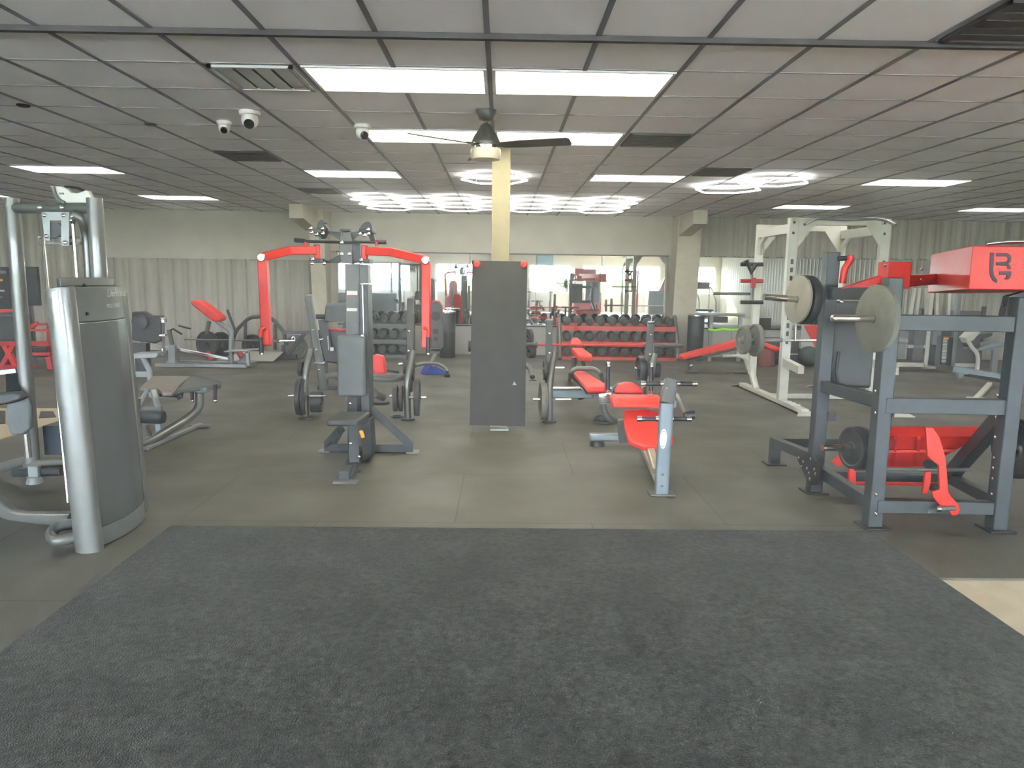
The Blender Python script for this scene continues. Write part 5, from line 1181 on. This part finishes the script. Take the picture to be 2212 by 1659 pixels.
MB().tube([W(309, 773, Y+.1), W(317, 790, Y+.1), W(323, 800, Y+.1), (W(324, 812, Y+.1).x, Y+.1, .03)], .035, n=10, rad=.1).build('bent_leg', STG, T)
MB().beam(W(285, 808, Y+.1), W(322, 808, Y+.1), .06, .07).build('lower_bar', STG, T); MB().beam(W(288, 775, Y+.1), (W(288, 775, Y+.1).x, Y+.1, .02), .06, .05, up=(0, 1, 0)).build('leg', STG, T)
# far left red frame and screens
T = thing('red_bar_machine', 'red tubular machine behind the uprights of the silver tower, far left', 'gym machine', (-8.0, 11.8, 0))
Y = 11.8
def r_(p, q, w, h, n='red_bar', m=REDD, Y=Y, Y2=None): return MB().beam(W(*p, Y), W(*q, Y2 or Y), w, h).build(n, m, T, bev=.005)
r_((-60, 742), (108, 742), .08, .07); r_((55, 714), (108, 713), .08, .03, m=RED); r_((60, 701), (108, 700), .05, .03); r_((62, 712), (82, 697), .06, .05, m=RED)
r_((62, 764), (110, 765), .05, .05); r_((-60, 795), (80, 790), .06, .06); r_((105, 770), (112, 798), .08, .08); r_((10, 745), (35, 790), .08, .07, m=RED); r_((-40, 700), (-38, 800), .08, .08)
r_((30, 745), (5, 792), .07, .07); r_((62, 745), (62, 795), .06, .06, Y=12.2); r_((108, 700), (108, 798), .07, .07, Y=12.2); r_((0, 672), (24, 671), .1, .05, m=REDV)
MB().box(W(85, 760, Y+.2), (.25, .1, .18)).build('weight_block', BLK, T, bev=.02)
MB().span((W(-40, 735, Y).x, Y+.1, W(0, 738, Y).z), (W(28, 690, Y).x, Y+.5, W(0, 683, Y).z)).build('dark_housing', RUB, T, bev=.03)
T = thing('wall_screen', 'black flat screen on a wall post at far left behind the silver tower', 'screen', W(58, 618, 12.6))
MB().span((W(40, 660, 12.6).x, 12.6, W(60, 660, 12.6).z), (W(78, 576, 12.6).x, 12.68, W(60, 576, 12.6).z)).build('panel', BLK, T, bev=.006)
MB().beam((W(60, 660, 12.65).x, 12.72, .01), (W(60, 660, 12.65).x, 12.72, W(60, 600, 12.6).z), .06, .06, up=(0, 1, 0)).build('stand_post', GRYD, T)
T = thing('display_shelf', 'dark wall unit with small bright items, cut by the left edge', 'shelf', (W(0, 620, 12.9).x, 12.9, 0))
MB().span((W(-60, 670, 12.9).x, 12.9, .01), (W(20, 576, 12.9).x, 13.2, W(0, 576, 12.9).z)).build('body', BLK, T, bev=.01)
for (u, v, w2, h2, m) in ((6, 588, .12, .05, STG), (3, 605, .04, .04, YEL), (4, 628, .08, .03, LBL), (2, 642, .05, .03, STG), (-8, 600, .08, .1, STG)): MB().box(W(u, v, 12.89), (w2, .03, h2)).build('item', m, T)
T = thing('wooden_platform', 'pale wooden lifting platform on the floor behind the silver tower', 'platform', (-5.6, 8.4, 0))
MB().prism([F(-90, 975), F(22, 944), F(150, 905), F(132, 884), F(-90, 884)], (0, 0, .012)).build('deck', WOOD, T)
MB().prism([F(84, 906)+V((0, 0, .012)), F(122, 904)+V((0, 0, .012)), F(115, 891)+V((0, 0, .012)), F(88, 891)+V((0, 0, .012))], (0, 0, .004)).build('dark_inset', RUB, T)
MB().prism([F(-90, 925)+V((0, 0, .012)), F(12, 918)+V((0, 0, .012)), F(12, 890)+V((0, 0, .012)), F(-90, 890)+V((0, 0, .012))], (0, 0, .004)).build('dark_inset', RUB, T)
o = MB().span((W(100, 618, 9.0).x, 9.0, W(110, 618, 9).z), (W(136, 594, 9.0).x, 9.3, W(110, 594, 9).z)).v
# black machine behind the fly machine
T = thing('preacher_bench', 'black machine with a tilted rectangular pad, behind the column of the red-armed machine', 'gym machine', (-2.4, 10.3, 0))
Y = 10.3
MB().prism([W(703, 660, Y), W(748, 657, Y), W(752, 697, Y), W(700, 695, Y)], (0, .06, .03)).build('arm_pad', VING, T, bev=.015)
MB().cyl(W(683, 684, Y), W(702, 684, Y), .035, 14).build('side_roller', BLK, T)
MB().beam(W(698, 690, Y+.1), (W(706, 760, Y).x, Y+.1, W(706, 760, Y).z), .12, .10, up=(0, 1, 0)).build('post', BLK, T)
MB().prism([W(u, v, Y+.1) for u, v in ((686, 712), (740, 712), (760, 725), (760, 790), (700, 782), (690, 740))], (0, .25, 0)).build('body', BLK, T, bev=.02)
MB().beam(W(708, 726, Y), W(710, 756, Y), .012, .012).build('bright_strip', LTR, T); MB().box(W(717, 754, Y), (.045, .02, .05)).build('white_label', LBL, T)
MB().cyl(W(685, 735, Y), W(699, 732, Y), .014).build('chrome_handle', CHR, T); MB().tube([W(712, 712, Y), W(725, 712, Y), W(735, 715, Y), W(750, 711, Y)], .02, rad=.05).build('red_strap', REDD, T)
MB().beam(W(700, 780, Y+.1), (W(698, 800, Y).x, Y+.1, .02), .08, .08, up=(0, 1, 0)).build('leg', BLK, T); MB().beam((W(698, 800, Y).x-.1, Y+.1, .03), (W(760, 800, Y).x, Y+.1, .03), .08, .06).build('base', BLK, T)
# ================================================================ BEHIND THE CAMERA, seen in the mirrors
def mx(u, Yv): return (u-1081)/1589*(Yv)
T = thing('wall_television', 'pale teal television hung above the windows, seen in the mirror right of the hanging mat', 'television', (2.1, YF+.1, 2.55))
MB().span((1.75, YF+.02, 2.28), (2.55, YF+.08, 2.80)).build('case', BLK, T); MB().span((1.78, YF+.08, 2.31), (2.52, YF+.085, 2.77)).build('screen', TEA, T)
T = thing('cable_crossover_tower', 'red and black machine tower by the windows, seen in the mirror above the dumbbells', 'gym machine', (3.95, -3.2, 0))
MB().span((3.35, -3.5, .02), (4.65, -3.0, .55)).build('base_shroud', RED, T, bev=.02); MB().span((3.9, -3.45, .55), (4.55, -3.05, 1.75)).build('stack_cover', BLK, T, bev=.02)
MB().beam((4.0, -2.98, .7), (4.4, -2.98, 1.5), .14, .02).build('red_stripe', REDD, T); MB().span((3.4, -3.4, 1.8), (4.4, -3.1, 2.12)).build('top_beam', REDD, T, bev=.02)
for x in (3.42, 4.6): MB().beam((x, -3.25, .5), (x, -3.25, 2.1), .07, .07, up=(0, 1, 0)).build('post', STG, T)
MB().cyl((3.4, -2.95, 1.55), (4.9, -2.95, 1.6), .02).build('handle', STG, T)
for (x, y, l) in ((9.3, -2.2, 'black treadmill near the right windows, seen in the right-hand mirror'), (9.0, -4.6, 'black treadmill closest to the right windows, behind another, seen in the right mirror')):
    T = thing('treadmill', l, 'treadmill', (x, y, 0))
    MB().span((x-.4, y-.9, .05), (x+.4, y+.9, .25)).build('deck', BLK, T, bev=.03)
    for s in (-.38, .38): MB().tube([(x+s, y-.8, .2), (x+s, y-.85, 1.35), (x+s, y-.5, 1.30), (x+s, y+.3, .75), (x+s, y+.4, .2)], .03, n=10, rad=.12).build('side_rail', GRYD, T)
    MB().span((x-.4, y-.95, 1.25), (x+.4, y-.85, 1.6)).build('console', BLK, T, bev=.02)
T = thing('red_back_machine', 'tall red backrest machine by the windows, mirrored above the left trash can', 'gym machine', (-2.3, -3.3, 0))
MB().prism([(-2.65, -3.3, .1), (-2.05, -3.3, .1), (-2.05, -3.3, 1.35), (-2.15, -3.3, 1.5), (-2.35, -3.3, 1.5), (-2.45, -3.3, 1.35), (-2.45, -3.3, .8), (-2.65, -3.3, .7)], (0, .12, 0)).build('backrest', REDV, T, bev=.03)
MB().beam((-2.3, -3.1, .02), (-2.3, -3.1, 1.2), .08, .08, up=(0, 1, 0)).build('post', GRYD, T)
T = thing('squat_stand', 'grey upright frame by the left windows, mirrored behind the right red arm', 'gym rack', (-5.6, -2.4, 0))
for x in (-6.4, -5.0, -4.6): MB().beam((x, -2.4, .02), (x, -2.4, 2.3), .08, .08, up=(0, 1, 0)).build('upright', GRYD, T)
MB().beam((-6.4, -2.4, 2.26), (-4.6, -2.4, 2.26), .08, .08).build('top_beam', GRYD, T); MB().span((-7.6, -2.2, .01), (-4.7, -1.8, .9)).build('storage_unit', RUB, T, bev=.02)
T = thing('dark_padded_machine', 'dark machine by the wide window, seen in the mirror left of the right column', 'gym machine', (7.6, -3.8, 0))
MB().span((6.9, -4.0, .02), (8.2, -3.3, 1.15)).build('body', GRYD, T, bev=.03); MB().beam((7.6, -3.6, 1.1), (7.9, -3.6, 1.8), .35, .12, up=(0, 1, 0)).build('seat_back', REDD, T, bev=.03)
T = thing('cable_arch_machine', 'pale arched cable machine by the wide window, mirrored above the dumbbells', 'gym machine', (5.9, -3.0, 0))
MB().tube([(5.6, -3, .02), (5.6, -3, 2.2), (5.75, -3, 2.5), (6.1, -3, 2.5), (6.1, -3, .02)], .05, n=10, rad=.2).build('arch', STG, T)
for z in (1.3, 1.6, 2.0): MB().cyl((5.1, -3, z), (5.6, -3, z), .03, 10).build('peg', REDD, T)
MB().beam((6.3, -3.0, .02), (6.3, -3.0, 2.1), .1, .1, up=(0, 1, 0)).build('red_post', REDD, T)
for k, x in enumerate((-.4, .5, 1.3, 2.3)):
    T = thing('stationary_bike', 'dark exercise bike by the windows, ' + ('leftmost', 'second from left', 'third from left', 'rightmost')[k] + ' in the mirror', 'exercise bike', (x, -3.4, 0), group='exercise bikes by the windows')
    MB().lathe((x-.04, -3.7, .35), (1, 0, 0), [(.28, 0), (.28, .08)], 24).build('flywheel', BLK, T)
    MB().beam((x, -3.7, .3), (x, -3.2, .9), .06, .06).build('frame', GRYD, T); MB().beam((x, -3.2, .02), (x, -3.2, 1.0), .05, .05, up=(0, 1, 0)).build('seat_post', GRYD, T)
    MB().box((x, -3.2, 1.03), (.2, .28, .07)).build('saddle', BLK, T, bev=.02); MB().beam((x, -3.7, .3), (x, -3.75, 1.15), .05, .05, up=(0, 1, 0)).build('handle_post', GRYD, T)
    MB().cyl((x-.25, -3.75, 1.15), (x+.25, -3.75, 1.15), .018).build('handlebar', BLK, T); MB().box((x, -3.45, .03), (.45, .9, .05)).build('base', GRYD, T)
# thin scattering haze added through the room to lift tones like lens glare (its faces lie inside the walls, floor and ceiling)
hz = bpy.data.materials.new('lens_glare_haze'); hz.use_nodes = True; _h = hz.node_tree; _h.nodes.clear()
_v = _h.nodes.new('ShaderNodeVolumeScatter'); _v.inputs['Color'].default_value = (.93, .97, 1, 1); _v.inputs['Density'].default_value = .012; _v.inputs['Anisotropy'].default_value = .35
_q = _h.nodes.new('ShaderNodeOutputMaterial'); _h.links.new(_v.outputs[0], _q.inputs['Volume'])
o = MB().span((XL-.1, YF-.1, -.08), (XR+.1, YB+.1, CEIL+.06)).build('haze', hz)
tag(o, 'thin haze volume added through the hall to lift dark tones like lens glare', 'haze', kind='stuff')
# ================================================================ LIGHT
w = bpy.data.worlds.new('world'); sc.world = w; w.use_nodes = True
bg = w.node_tree.nodes['Background']; bg.inputs['Color'].default_value = (.80, .90, 1.0, 1); bg.inputs['Strength'].default_value = 32.0
s = bpy.data.lights.new('sun', 'SUN'); s.energy = 12; s.color = (1, .86, .55); s.angle = .02
so = bpy.data.objects.new('sun', s); C.objects.link(so); so.rotation_euler = V((1, .42, -.30)).to_track_quat('-Z', 'Y').to_euler()
sc.cycles.max_bounces = 7; sc.cycles.diffuse_bounces = 4; sc.cycles.glossy_bounces = 4; sc.cycles.transparent_max_bounces = 6
sc.cycles.caustics_reflective = False; sc.cycles.caustics_refractive = False; sc.cycles.sample_clamp_indirect = 25
